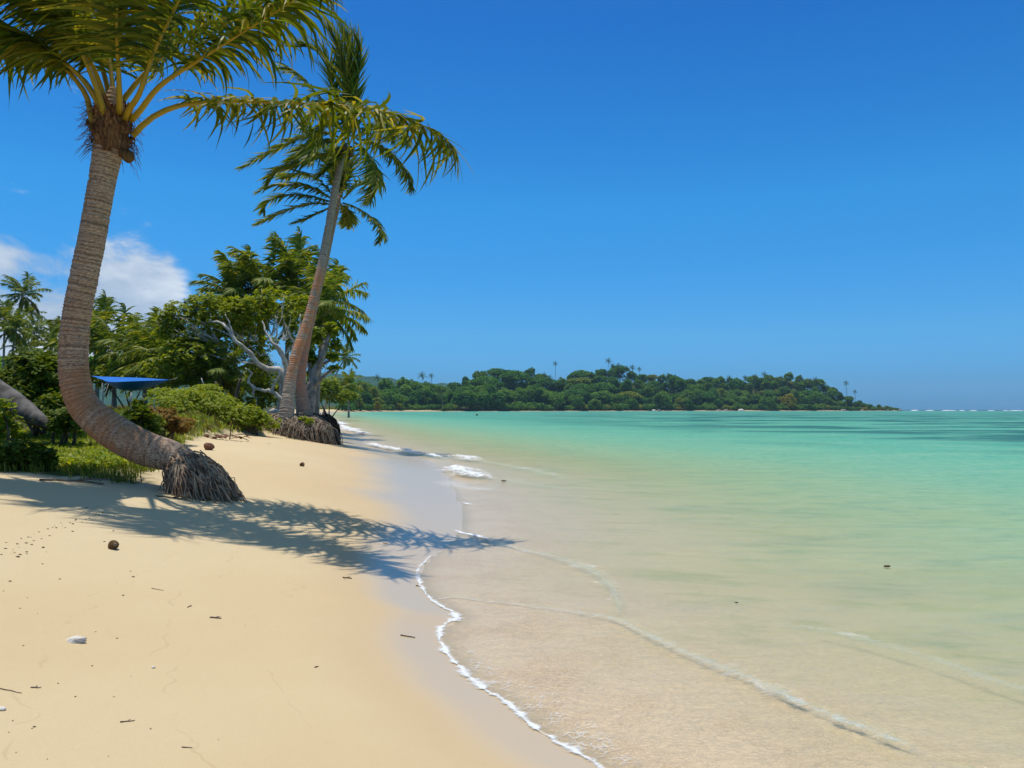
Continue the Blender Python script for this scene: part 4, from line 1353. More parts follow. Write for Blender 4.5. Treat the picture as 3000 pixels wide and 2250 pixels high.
def cloud(rng, lobes, n, size, up=1.0, aspect=0.5, shell=0.7, bend=0.25):
    L = np.array(lobes, float)
    area = L[:, 3] * L[:, 4] + L[:, 3] * L[:, 5]
    pick = rng.choice(len(L), n, p=area / area.sum())
    d = norm(rng.normal(size=(n, 3)))
    d[:, 2] = np.where(d[:, 2] < -0.35, -d[:, 2] * 0.6, d[:, 2])
    d = norm(d)
    rr = shell + (1 - shell) * rng.random(n) ** 0.6
    p = L[pick, :3] + d * L[pick, 3:6] * rr[:, None]
    nn = norm(d * 0.7 + np.array([0, 0, up]) + rng.normal(0, 0.55, (n, 3)))
    a = norm(np.cross(nn, rng.normal(size=(n, 3))))
    b = np.cross(nn, a)
    s = size * rng.uniform(0.6, 1.25, n)[:, None]
    v = np.stack([p - a * s, p - b * s * aspect + nn * s * bend * 0.5, p + a * s - nn * s * bend, p + b * s * aspect + nn * s * bend * 0.5], 1).reshape(-1, 3)
    f = np.arange(4 * n).reshape(-1, 4)
    return v, f


def rosettes(rng, lobes, n, leaf, k=7, shell=0.6, width=0.38):
    L = np.array(lobes, float)
    area = L[:, 3] * L[:, 4] + L[:, 3] * L[:, 5]
    pick = rng.choice(len(L), n, p=area / area.sum())
    d = norm(rng.normal(size=(n, 3)))
    rr = shell + (1 - shell) * rng.random(n) ** 0.6
    c = L[pick, :3] + d * L[pick, 3:6] * rr[:, None]
    ax = norm(d * 0.6 + np.array([0, 0, 1.1]) + rng.normal(0, 0.35, (n, 3)))
    a = norm(np.cross(ax, rng.normal(size=(n, 3))))
    b = np.cross(ax, a)
    V = []
    for q in range(k):
        th = q / k * 2 * math.pi + rng.normal(0, 0.25, n)
        rad = a * np.cos(th)[:, None] + b * np.sin(th)[:, None]
        el = rng.uniform(-0.1, 0.7, n)[:, None]
        t = norm(rad + ax * el)
        l = leaf * rng.uniform(0.7, 1.2, n)[:, None]
        sd = norm(np.cross(t, ax))
        nn = np.cross(sd, t)
        V.append(np.stack([c + t * l * 0.08, c + t * l * 0.62 + sd * l * width + nn * l * 0.05, c + t * l - nn * l * 0.10, c + t * l * 0.62 - sd * l * width + nn * l * 0.05], 1))
    v = np.concatenate(V, 0).reshape(-1, 3)
    return v, np.arange(len(v)).reshape(-1, 4)


def limb(mb, pts, r0, r1, seg=7, rng=None, wob=0.03):
    c = catmull(pts, 5)
    if rng is not None:
        c[1:-1] += rng.normal(0, wob, (len(c) - 2, 3))
    add_tube(mb, c, np.linspace(r0, r1, len(c)), seg)


def px_lobes(spec, d, dd=None):
    """(px, py, rx_px, ry_px, depth offset, depth radius)"""
    res = []
    for s in spec:
        x, y, rx, ry, off, rd = s
        p = P(x, y, d + off)
        k = (d + off) / FPX
        res.append((p[0], p[1], p[2], rx * k, rd, ry * k))
    return res


def big_tree():
    D = 36.0
    rng = np.random.default_rng(77)
    b = P(835, 1225, D)
    b[2] = hz(b[0], b[1])
    t = thing('shore_tree', 'broad leafy shore tree with twisted white limbs behind the leaning palms', 'tree', b)
    spec = [(560, 960, 95, 85, 0.5, 1.7), (500, 935, 42, 48, 0, 1.1), (640, 925, 85, 60, 1.0, 1.8), (720, 925, 80, 60, 1.6, 1.5), (800, 895, 70, 60, 2.6, 1.4), (870, 925, 50, 60, 2.6, 1.2),
            (560, 1040, 95, 55, -0.3, 1.6), (640, 1040, 70, 60, 1.6, 1.2), (470, 1075, 60, 40, 0.5, 1.2), (540, 1095, 85, 45, 0.3, 1.5), (740, 1010, 60, 50, 3.2, 1.2), (640, 1110, 70, 38, 1.0, 1.3), (760, 1080, 50, 40, 3.6, 1.0), (880, 1000, 45, 45, 3.0, 1.0)]
    lobes = px_lobes(spec, D)
    sub = lobes_sub(rng, lobes, 90, (0.28, 0.5))
    v, f = rosettes(rng, lobes + sub, 5200, 0.15, 7, 0.45)
    tag(link('crown', mesh_data('crown', v - b, f, M['leaf_tree'], False), t), kind='stuff')
    L = [([(840, 1225, 0), (838, 1175, 0), (838, 1120, 0), (815, 1085, .1), (780, 1080, 0), (750, 1062, -.3), (728, 1028, -.5), (690, 1000, -.7), (665, 965, -.7), (648, 946, -.6), (612, 942, -.5)], .17, .045),
         [None]]
    limbs = [
        ([(842, 1225, 0), (840, 1170, 0), (836, 1115, 0), (816, 1084, 0), (780, 1080, 0), (752, 1062, -.4), (728, 1028, -.6), (692, 1000, -.8), (668, 965, -.8), (648, 946, -.7), (612, 942, -.6)], .19, .04),
        ([(838, 1140, 0), (843, 1095, 0), (832, 1050, -.2), (818, 1022, -.3), (800, 1005, -.3), (780, 975, -.2), (768, 940, 0)], .13, .03),
        ([(842, 1090, 0), (825, 1045, .2), (808, 1010, .3), (812, 960, .3), (806, 925, .3)], .08, .025),
        ([(868, 1010, .6), (850, 985, .4), (840, 960, .2), (833, 945, 0)], .07, .025),
        ([(860, 1130, .5), (852, 1060, .5), (860, 1015, .6), (876, 975, .7), (880, 920, .8)], .10, .03),
        ([(840, 1185, -.1), (815, 1160, -.3), (795, 1148, -.4), (765, 1143, -.5), (735, 1128, -.6), (728, 1112, -.6), (735, 1090, -.6), (718, 1078, -.5)], .10, .03),
        ([(795, 1148, -.4), (803, 1125, -.4), (815, 1105, -.4), (820, 1088, -.4)], .07, .05),
        ([(738, 1130, -.6), (742, 1145, -.6), (745, 1165, -.6)], .05, .03),
        ([(752, 1062, -.4), (715, 1062, -.6), (690, 1045, -.7)], .05, .02),
        ([(692, 1000, -.8), (672, 950, -.8), (660, 920, -.8)], .05, .02),
        ([(816, 1225, 0), (820, 1180, 0), (824, 1120, .1), (828, 1090, .1)], .11, .09),
        ([(780, 1232, -.2), (795, 1205, -.3), (822, 1215, -.3), (838, 1228, -.2)], .12, .16),
    ]
    mb = MB()
    for pts, r0, r1 in limbs:
        limb(mb, [P(x, y, D + o) for x, y, o in pts], r0, r1, 8, rng, 0.02)
    mb.obj('trunk', M['limb'], t, True, b)
    tw = MB()
    for k in range(70):
        l = lobes[rng.integers(len(lobes))]
        c = np.array(l[:3])
        e = c + norm(rng.normal(size=3)) * np.array(l[3:6]) * 0.9
        st = c + (np.array([P(790, 1040, D)[0], D, 3.5]) - c) * 0.5
        limb(tw, [st, (st + e) / 2 + rng.normal(0, .2, 3), e], .025, .008, 4)
    tag(tw.obj('twigs', M['limb'], t, True, b), kind='stuff')


big_tree()


def grey_tree():
    D = 34.0
    rng = np.random.default_rng(99)
    b = P(905, 1222, D)
    b[2] = hz(b[0], b[1])
    t = thing('shore_tree', 'leaning grey tree with sparse leaf tufts right of the leaning palm trunks', 'tree', b)
    mb = MB()
    for pts, r0, r1 in [([(902, 1228, 0), (908, 1170, 0), (915, 1120, 0), (930, 1075, 0), (945, 1045, -.1), (955, 1010, -.1), (966, 975, 0)], .30, .05),
                        ([(912, 1140, 0), (935, 1115, -.3), (958, 1095, -.4), (975, 1083, -.4)], .10, .045),
                        ([(936, 1065, 0), (955, 1062, .2), (975, 1050, .3)], .08, .03),
                        ([(918, 1115, 0), (905, 1075, .3), (900, 1040, .4), (915, 1000, .4)], .09, .03),
                        ([(955, 1010, -.1), (940, 985, .2), (925, 980, .3)], .05, .02),
                        ([(908, 1180, 0), (895, 1150, -.4), (898, 1118, -.5)], .07, .03)]:
        limb(mb, [P(x, y, D + o) for x, y, o in pts], r0, r1, 8, rng, 0.02)
    mb.obj('trunk', M['limb_grey'], t, True, b)
    lob = px_lobes([(930, 1060, 20, 18, .2, .4), (975, 1045, 16, 14, .3, .35), (980, 1080, 12, 10, -.4, .25), (925, 985, 26, 22, .3, .5), (968, 965, 18, 20, 0, .4), (905, 1045, 18, 22, .4, .4), (915, 1090, 14, 14, .6, .3), (985, 1010, 12, 14, .2, .3)], D)
    v, f = rosettes(rng, lob, 230, 0.20, 7, 0.3)
    tag(link('crown', mesh_data('crown', v - b, f, M['leaf_tree'], False), t), kind='stuff')


grey_tree()


def bush(label, spec, d, n, size, mat, seed, style='cloud', name='shrub', cat='shrub', group=None, stems=5, stem_mat='limb_brown', foot=None, k=6):
    rng = np.random.default_rng(seed)
    lobes = px_lobes(spec, d)
    c = np.mean([l[:3] for l in lobes], 0)
    fx, fy = (c[0], c[1]) if foot is None else foot
    b = np.array([fx, fy, hz(fx, fy)])
    t = thing(name, label, cat, b, group)
    sub = lobes_sub(rng, lobes, 10 * len(lobes), (0.3, 0.55))
    if style == 'cloud':
        v, f = cloud(rng, lobes + sub, n, size)
    else:
        v, f = rosettes(rng, lobes + sub, n, size, k, 0.4)
    gz_ = height(v[:, 0], v[:, 1]) + 0.01
    v[:, 2] = np.maximum(v[:, 2], gz_)
    tag(link('foliage', mesh_data('foliage', v - b, f, M[mat], False), t), kind='stuff')
    mb = MB()
    for q in range(stems):
        l = lobes[q % len(lobes)]
        e = np.array(l[:3]) + rng.normal(0, 0.25, 3) * np.array(l[3:6])
        p0 = b + [rng.normal(0, 0.12), rng.normal(0, 0.12), -0.05]
        limb(mb, [p0, (p0 + e) / 2 + rng.normal(0, 0.08, 3), e], 0.03 * (1 + d / 40), 0.012, 5)
    mb.obj('stem', M[stem_mat], t, True, b)
    return t


# left undergrowth, front to back
bush('low glossy bush on the sand edge at far left, in front of the grass', [(60, 1335, 70, 45, 0, .35), (20, 1350, 40, 36, .1, .3), (115, 1345, 40, 34, 0, .25)], 10.6, 700, 0.075, 'leaf_dark', 1, 'ros', k=6)
bush('yellow-green leafy bush cut by the left edge above the glossy one', [(5, 1215, 32, 48, 0, .4), (-40, 1230, 50, 60, 0, .5), (15, 1270, 30, 24, 0, .3)], 13.5, 420, 0.09, 'leaf_bright', 2, 'ros', k=6)
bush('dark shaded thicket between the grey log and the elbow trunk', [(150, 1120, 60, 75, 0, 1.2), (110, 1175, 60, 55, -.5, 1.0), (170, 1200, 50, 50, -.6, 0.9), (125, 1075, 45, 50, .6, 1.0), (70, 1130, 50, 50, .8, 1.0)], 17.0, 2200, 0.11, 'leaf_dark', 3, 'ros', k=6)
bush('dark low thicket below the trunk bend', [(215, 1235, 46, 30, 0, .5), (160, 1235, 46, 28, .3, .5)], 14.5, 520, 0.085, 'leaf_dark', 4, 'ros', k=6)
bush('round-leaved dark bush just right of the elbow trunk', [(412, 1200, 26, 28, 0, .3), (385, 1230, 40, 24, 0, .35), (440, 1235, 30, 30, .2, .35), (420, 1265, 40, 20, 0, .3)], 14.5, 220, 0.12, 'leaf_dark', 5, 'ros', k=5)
bush('bright green spreading bush below the blue tarp', [(560, 1190, 90, 44, 0, 1.3), (490, 1165, 60, 30, .8, 1.1), (640, 1195, 70, 40, .6, 1.2), (690, 1215, 60, 36, .3, 1.0), (600, 1160, 70, 30, 1.2, 1.2)], 25.0, 5600, 0.062, 'leaf_bright', 6, 'ros', k=6)
bush('rust-tinted dry bush between the round-leaved bush and the green one', [(480, 1225, 40, 30, 0, .5), (525, 1245, 45, 24, .3, .5), (455, 1215, 30, 24, .3, .4)], 17.0, 800, 0.06, 'leaf_rust', 7, 'ros', k=5)
bush('small green bush on top of the grassy root bank', [(745, 1225, 50, 26, 0, .6), (700, 1235, 40, 22, 0, .5), (790, 1238, 36, 20, 0, .4)], 25.6, 700, 0.08, 'leaf_bright', 8, 'ros', k=6)
bush('tiny green tuft bush between the two palm root masses', [(890, 1232, 18, 10, 0, .3), (905, 1240, 14, 9, 0, .25)], 27.0, 150, 0.08, 'leaf_bright', 9, 'ros', k=6)
bush('shadowy understorey behind the white limbs', [(730, 1150, 70, 60, 0, 1.4), (800, 1120, 60, 60, .5, 1.4), (660, 1150, 60, 50, .4, 1.2), (870, 1130, 50, 60, 1, 1.4), (760, 1080, 60, 50, 1.5, 1.2)], 42.0, 1900, 0.15, 'leaf_tree', 10, 'ros', k=6)
bush('olive thicket behind the blue tarp', [(420, 1100, 70, 36, 0, 1.5), (330, 1105, 60, 40, .6, 1.5), (500, 1110, 60, 36, .4, 1.5), (270, 1110, 50, 40, 1, 1.5)], 50.0, 2200, 0.2, 'leaf_tree', 11, 'cloud')
bush('tall hedge-like thicket under the far-left palms', [(60, 1115, 90, 34, 0, 2.5), (-40, 1120, 90, 40, 0, 2.5), (150, 1110, 80, 36, 1, 2.5), (220, 1105, 60, 40, 1, 2.0)], 75.0, 2600, 0.34, 'leaf_tree', 12, 'cloud')
bush('distant grove behind the palms at the left edge', [(40, 1085, 120, 36, 0, 5), (180, 1080, 100, 38, 0, 5), (-80, 1085, 120, 40, 0, 5), (300, 1080, 110, 38, 0, 5), (420, 1070, 90, 40, 0, 4)], 130.0, 3000, 0.7, 'far_b', 13, 'cloud')
bush('green thicket beside the beach beyond the root bank', [(960, 1150, 45, 40, 0, 3), (925, 1160, 40, 34, 0, 2.5), (1005, 1165, 40, 26, 0, 2.5)], 120.0, 1800, 0.42, 'far_c', 14, 'cloud')


# ------------------------------------------------------------------ far shore: trees one can tell apart
def far_tree_proto(seed, kind, mat):
    rng = np.random.default_rng(seed)
    if kind == 'umbrella':
        lobes = [(0, 0, 9.5, 8, 8, 3.2), (-4.5, 1, 8.2, 5, 5, 2.6), (4.5, -1, 8.6, 5, 5, 2.6), (0, -2, 6.5, 5.5, 5, 3), (0, 0, 3.2, 5.5, 5.5, 3.6)]
    elif kind == 'round':
        lobes = [(0, 0, 6.0, 5.0, 5.0, 4.6), (-2.4, -1, 4.2, 3.6, 3.4, 3.4), (2.6, 0, 4.4, 3.4, 3.4, 3.4)]
    elif kind == 'tall':
        lobes = [(0, 0, 9, 4.6, 4.6, 5.5), (-1.5, 0, 5, 4.2, 4, 4.5), (1.8, -.5, 12, 3.2, 3.2, 3.0), (0, 0, 2.2, 4.2, 4.2, 3.2)]
    else:
        lobes = [(0, 0, 2.2, 4.2, 3.6, 2.4), (-2.8, -.6, 1.6, 2.8, 2.6, 1.9), (3.0, -.4, 1.7, 2.8, 2.6, 2.0)]
    sub = lobes_sub(rng, lobes, 34, (0.26, 0.48))
    v, f = cloud(rng, lobes + sub * 1, 1900 if kind != 'low' else 900, 0.75 if kind != 'low' else 0.55, 0.7, 0.6, 0.72)
    crown = mesh_data('crown', v, f, mat, False)
    mb = MB()
    top = lobes[0][2]
    limb(mb, [(0, 0, -1.5), (0.2, 0, top * 0.45), (0, 0, top)], 0.42, 0.2, 6)
    for q in range(4):
        l = lobes[q % len(lobes)]
        limb(mb, [(0.1, 0, top * 0.4), (l[0] * 0.5, l[1] * .5, top * .65), l[:3]], 0.22, 0.08, 5)
    trunk = mb.data('trunk', M['limb_grey'])
    return crown, trunk


FAR = {}
for i, kd in enumerate(['umbrella', 'round', 'tall', 'low']):
    for j, mt in enumerate(['far_a', 'far_b', 'far_c', 'far_y']):
        FAR[kd, mt] = [far_tree_proto(500 + i * 10 + j, kd, M[mt])]

DESC = {'umbrella': 'flat-topped', 'round': 'round-crowned', 'tall': 'tall', 'low': 'low'}
TONE = {'far_a': 'deep green', 'far_b': 'mid green', 'far_c': 'olive', 'far_y': 'yellow-green'}


def far_tree(sx, y, kind, mat, scale, rng, where, x=None, label=None):
    x = (sx - 1500) / FPX * y if x is None else x
    z = hz(x, y)
    if z < 0.3:
        return None
    name = 'shore_bush' if kind == 'low' else 'forest_tree'
    t = thing(name, label or '%s %s %s %s' % (DESC[kind], TONE[mat], 'bush' if kind == 'low' else 'tree', where), 'shrub' if kind == 'low' else 'tree', (x, y, z - 0.2),
              None if label else '%s %s among the trees %s' % (DESC[kind], TONE[mat], where), rng.uniform(0, 6.28), (scale * rng.uniform(0.9, 1.12), scale * rng.uniform(0.9, 1.12), scale * rng.uniform(0.92, 1.1)))
    c, tr = FAR[kind, mat][0]
    tag(link('crown', c, t), kind='stuff')
    link('trunk', tr, t)
    return t


def shore_y(sx, lo=60.0, hi=1100.0):
    """first depth along photo column sx where land begins (coming from the water)"""
    ys = np.linspace(lo, hi, 500)
    xs = (sx - 1500) / FPX * ys
    s = sdf(np.stack([xs, ys], 1), LAND)
    w_ = np.where((s[:-1] < 0) & (s[1:] >= 0))[0]
    return ys[w_[0]] if len(w_) else None


frng = np.random.default_rng(2024)
FT = {}
# front row along the headland and bay, then rows climbing behind it
for row, (back_, step_) in enumerate([(9, 21), (26, 24), (52, 28), (84, 30), (118, 34)]):
    sx = 1010 + row * 7
    while sx < 2632:
        y0 = shore_y(sx, 300.0 if sx > 1040 else 150.0)
        if y0 is not None:
            yy = y0 + back_ * frng.uniform(0.85, 1.2)
            side = 'on the headland' if sx > 1650 else ('at the far bay' if sx > 1290 else 'at the near bay')
            lim = np.interp(sx, [2380, 2560, 2632], [1.0, 0.42, 0.2])
            if row == 0:
                kind = 'low' if frng.random() < 0.75 or sx > 2500 else 'round'
                mat = frng.choice(['far_a', 'far_b', 'far_c', 'far_y'], p=[.4, .47, .1, .03])
                sc = frng.uniform(1.1, 1.7) * max(lim, 0.45)
                if sx < 1290:
                    yy += 12
                    sc *= 0.8
            else:
                p_ = [.25, .45, .3] if sx < 1750 else [.12, .58, .3]
                kind = frng.choice(['umbrella', 'round', 'tall'], p=p_)
                mat = frng.choice(['far_a', 'far_b', 'far_c'], p=[.5, .45, .05] if sx > 1300 else [.25, .55, .2])
                sc = frng.uniform(1.05, 1.5) * lim
                if sx < 1290:
                    sc *= 0.85 + 0.1 * row
                    yy += 10
            o_ = far_tree(sx, yy, kind, mat, sc, frng, side)
            if o_ is not None:
                FT.setdefault((kind, mat, side, row), []).append((sx, o_))
        sx += step_ * frng.uniform(0.75, 1.3) * (0.85 if sx > 1650 else 1.0)
ORD = ['first', 'second', 'third', 'fourth', 'fifth', 'sixth', 'seventh', 'eighth', 'ninth', 'tenth', 'eleventh', 'twelfth', 'thirteenth', 'fourteenth', 'fifteenth', 'sixteenth', 'seventeenth', 'eighteenth']
ROWS = ['on the shore', 'in row two', 'in row three', 'in row four', 'at the rear']
for (kd, mt, sd, row), lst in FT.items():
    lst.sort(key=lambda q: q[0])
    for q, (_, o_) in enumerate(lst):
        nm = 'bush' if kd == 'low' else 'tree'
        lead = 'only' if len(lst) == 1 else ORD[min(q, 17)]
        o_['label'] = '%s %s %s %s %s %s%s' % (lead, TONE[mt], DESC[kd], nm, ROWS[row], sd, '' if len(lst) == 1 else ' from left')
# landmark crowns of the skyline
for sx, dy, kind, mat, sc, lab in [
        (1420, 60, 'umbrella', 'far_a', 1.75, 'broad dark flat-topped tree that forms the left dome of the skyline'),
        (1510, 75, 'umbrella', 'far_a', 1.8, 'widest flat-topped tree right of the left skyline dome'),
        (1570, 50, 'umbrella', 'far_b', 1.35, 'flat-topped tree at the right shoulder of the left skyline dome'),
        (1360, 60, 'umbrella', 'far_a', 1.3, 'lower flat-topped tree at the left shoulder of the skyline dome'),
        (1765, 55, 'umbrella', 'far_a', 1.65, 'large dark tree below the tallest palms of the headland'),
        (1835, 60, 'tall', 'far_a', 1.45, 'tall dark tree right of the large one below the headland palms'),
        (1690, 40, 'tall', 'far_b', 1.15, 'pale open tree just right of the skyline gap'),
        (1620, 20, 'round', 'far_b', 0.9, 'low round tree below the skyline gap'),
        (1985, 8, 'low', 'far_y', 1.3, 'bright yellow-green bush on the water line under the middle of the headland'),
        (2110, 10, 'low', 'far_y', 1.25, 'second yellow-green bush on the water line right of the first'),
        (2425, 26, 'round', 'far_y', 0.75, 'yellow-flowering tree partway up the right slope of the headland'),
        (2560, 7, 'low', 'far_b', 0.95, 'first bush of the low tip of the headland, mid green'),
        (2585, 7, 'low', 'far_c', 0.9, 'olive bush near the low tip of the headland'),
        (2608, 6, 'low', 'far_b', 0.8, 'second last bush before the headland tip'),
        (2628, 5, 'low', 'far_a', 0.7, 'dark last bush on the very tip of the headland'),
        (2545, 14, 'round', 'far_a', 0.55, 'small dark round tree above the headland tip'),
        (1105, 14, 'round', 'far_y', 0.6, 'sunlit yellow-green tree behind the near bay beach'),
        (1165, 16, 'round', 'far_c', 0.62, 'olive round tree standing alone at the bay beach')]:
    y0 = shore_y(sx, 300.0 if sx > 1040 else 150.0)
    far_tree(sx, y0 + dy, kind, mat, sc, frng, '', label=lab)


# far palms on the skyline
def far_palm_proto(seed, nf=13):
    rng = np.random.default_rng(seed)
    mb = MB()
    for k in range(nf):
        path = gen_path((0, 0, 0), k * 2.4, math.radians(np.interp(k / nf, [0, .5, 1], [75, 25, -35])), 3.4, 0.8, WIND, 0.3, 8)
        v, f = leaflets(path, rng, 1.0, 12, 0.05, 0.30, WIND, 0.4, 0.8, 2, 0.2)
        mb.add(v, f)
    return mb.data('crown', M['frond_far'], False)


FPALM = [far_palm_proto(900 + k) for k in range(3)]


def far_palm(sx, py, where, back_=50, scale=1.0, lean=0.0, k=0):
    y0 = shore_y(sx, 300.0 if sx > 1040 else 150.0)
    y = y0 + back_
    top = P(sx, py, y)
    bx, by = top[0] - lean, y
    b = np.array([bx, by, hz(bx, by) - 0.5])
    t = thing('far_palm', 'slim far palm ' + where, 'palm tree', b)
    c = link('crown', FPALM[k % 3], t)
    c.location = top - b
    c.scale = (scale,) * 3
    mb = MB()
    limb(mb, [(0, 0, 0), (lean * 0.4, 0, (top - b)[2] * 0.5), tuple(top - b)], 0.26, 0.2, 6)
    mb.obj('trunk', M['trunk_bg'], t)


for k, (sx, py, wh, bk, sc) in enumerate([
        (1237, 1102, 'left of the skyline dome, larger of the pair', 40, 1.0), (1264, 1102, 'left of the skyline dome, smaller of the pair', 45, 0.7),
        (1106, 1108, 'alone above the near bay trees', 60, 0.8),
        (1627, 1066, 'tallest lone stem above the skyline gap', 70, 0.75), (1595, 1099, 'at the left side of the skyline gap', 60, 0.75), (1611, 1108, 'low in the middle of the skyline gap', 40, 0.9),
        (1783, 1058, 'highest of the clump on the headland top', 90, 1.0), (1795, 1072, 'second of the clump on the headland top', 90, 0.8), (1812, 1072, 'third of the clump on the headland top', 85, 0.9),
        (1836, 1081, 'fourth of the clump on the headland top', 85, 0.95), (1853, 1078, 'fifth of the clump on the headland top', 90, 1.0), (1873, 1082, 'last on the right of the clump on the headland top', 90, 0.8),
        (2137, 1107, 'alone left of the ridge row', 95, 0.9), (2183, 1107, 'first of the ridge row', 95, 0.9), (2212, 1104, 'second of the ridge row', 90, 0.95), (2240, 1098, 'highest of the ridge row', 90, 1.1),
        (2290, 1107, 'right after the highest of the ridge row', 90, 0.7), (2308, 1111, 'seventh along the ridge', 90, 0.85), (2338, 1113, 'eighth along the ridge', 85, 0.75), (2352, 1114, 'ninth along the ridge', 85, 0.75),
        (2374, 1116, 'left of the last ridge pair', 80, 0.9), (2390, 1113, 'last big crown of the ridge row', 80, 1.05), (2479, 1123, 'alone on the descending right slope', 50, 0.9), (2505, 1148, 'lowest, near the headland tip', 35, 0.7),
        (1294, 1155, 'in front of the bay trees, pale-fronded', 6, 0.9)]):
    far_palm(sx, py, wh, bk, sc * 1.4, frng.normal(0, 1.0), k)

# shore rocks under the headland
for k, (sx, lab) in enumerate([(1915, 'pale rock at the foot of the headland, leftmost'), (1930, 'pale rock beside the leftmost one under the headland'), (2105, 'grey rock on the water line under the yellow-green bush'), (2125, 'small grey rock right of the one under the bush'),
                               (2170, 'whitest rock on the headland water line'), (2410, 'dark rock on the right shore of the headland'), (2470, 'grey rock near the headland tip'), (2525, 'low pale rock beside the headland tip'), (2636, 'overhanging dark rock at the very tip of the headland')]):
    y = shore_y(sx) - 1.0 if shore_y(sx) else 930
    x = (sx - 1500) / FPX * y
    rng = np.random.default_rng(k + 60)
    me = nut_mesh(2.0 * rng.uniform(0.6, 1.2), k + 60)
    me.materials.clear()
    me.materials.append(M['coral'] if k in (0, 4) else M['rock'])
    co = np.array([v.co[:] for v in me.vertices]) * [1.5, 1.2, 0.75] + rng.normal(0, 0.15, (len(me.vertices), 3))
    me.vertices.foreach_set('co', co.astype(np.float32).ravel())
    o = link('shore_rock', me)
    o.location = (x, y, 0.3)
    tag(o, lab, 'rock')


# ------------------------------------------------------------------ tarp, log
def tarp():
    D = 30.0
    A = P(272, 1103, D + 1.2)
    B = P(492, 1114, D)
    Cc = P(345, 1150, D - 1.6)
    b = np.array([P(345, 1150, D)[0], D, 0])
    b[2] = hz(b[0], b[1])
    t = thing('blue_tarp', 'blue tarpaulin awning sagging between trees right of the elbow trunk', 'tarp', b)
    # back sheet seen from above its rim, and the sagging front that hangs in its own shade
    c00, c10, c01, c11 = P(266, 1101, D + 2.2), P(496, 1113, D + 0.8), P(318, 1124, D - 0.9), P(400, 1146, D - 0.2)

    def bez(pts, u):
        pts = [np.array(p) for p in pts]
        while len(pts) > 1:
            pts = [p * (1 - u) + q * u for p, q in zip(pts[:-1], pts[1:])]
        return pts[0]
    back_c = [c00, P(330, 1106, D + 2.4), P(410, 1104, D + 2.2), c10]
    rim_c = [P(300, 1112, D + 0.6), P(330, 1128, D - 1.0), P(350, 1113, D - 1.3), P(430, 1117, D - 0.8), c10]
    low_c = [P(300, 1112, D + 0.6), P(340, 1143, D + 0.3), P(385, 1158, D + 0.5), P(430, 1142, D + 0.5), c10]
    nu = 28
    for nm, ca, cb, nv in (('roof_sheet', back_c, rim_c, 10), ('hanging_sheet', rim_c, low_c, 9)):
        vv = []
        for i in range(nv):
            s_ = i / (nv - 1)
            for j in range(nu):
                u = j / (nu - 1)
                p = bez(ca, u) * (1 - s_) + bez(cb, u) * s_
                p = p + np.array([0, 0, -0.10 * math.sin(math.pi * s_) * math.sin(math.pi * u) + 0.010 * math.sin(u * 23 + s_ * 5) * math.sin(math.pi * s_)])
                vv.append(p)
        vv = np.array(vv)
        ii = np.arange(nv - 1)[:, None] * nu
        jj = np.arange(nu - 1)[None]
        f = np.stack([ii + jj, ii + jj + 1, ii + nu + jj + 1, ii + nu + jj], -1).reshape(-1, 4)
        n = len(vv)
        v2 = np.vstack([vv, vv - [0, -0.008, 0.010]])
        f2 = np.vstack([f, (f + n)[:, ::-1]])
        link(nm, mesh_data(nm, v2 - b, f2, M['tarp'], True), t)
    for p0, q in [(c00, (250, 1085, D + 2)), (c10, (520, 1106, D + 1.2)), (c01, (300, 1180, D - 1.2)), (c11, (425, 1172, D - 1.3))]:
        e = P(*q)
        e[2] = max(e[2], hz(e[0], e[1]))
        mb = MB()
        add_tube(mb, [p0, (p0 + e) / 2 - [0, 0, .02], e], 0.008, 4)
        mb.obj('rope', M['rope'], t, True, b)
    for px, d_ in [(300, D + 0.6), (384, D - 0.9), (455, D + 0.5)]:
        x = (px - 1500) / FPX * d_
        mb = MB()
        z0 = hz(x, d_)
        topz = np.interp(px, [300, 384, 455], [P(300, 1122, d_)[2], P(384, 1150, d_)[2], P(455, 1118, d_)[2]])
        add_tube(mb, [(x, d_, z0 - 0.1), (x + 0.01, d_, (z0 + topz) / 2), (x, d_, topz)], 0.028, 7)
        mb.obj('post', M['post'], t, True, b)


tarp()


def log():
    D = 14.5
    pts = [P(x, y, D + o) for x, y, o in [(-260, 1010, .6), (-120, 1080, .4), (-20, 1145, .2), (50, 1190, 0), (105, 1225, -.2), (150, 1250, -.3)]]
    b = np.array([pts[-1][0], pts[-1][1], hz(pts[-1][0], pts[-1][1])])
    pts[-1][2] = max(pts[-1][2], b[2])
    t = thing('palm_log', 'weathered grey palm log slanting in from the left edge', 'log', b)
    palm_trunk(t, b, pts, [0.22, 0.23, 0.23, 0.20, 0.14, 0.05], plain_mat('grey_log', (0.17, 0.155, 0.14), (0.05, 0.043, 0.04), 4, 0.9, 0.6, 0.03), 0.07, 0.015, 20, 31, 'bark', 0.03)  # log colour darkened to suggest the shade it lies in
    mb = MB()
    e = pts[2]
    add_tube(mb, [(e[0] - 0.3, e[1] + 0.1, hz(e[0] - .3, e[1]) - .1), (e[0] - 0.2, e[1], e[2] - .1)], 0.10, 7)
    mb.obj('prop', M['limb_brown'], t, True, b)


log()

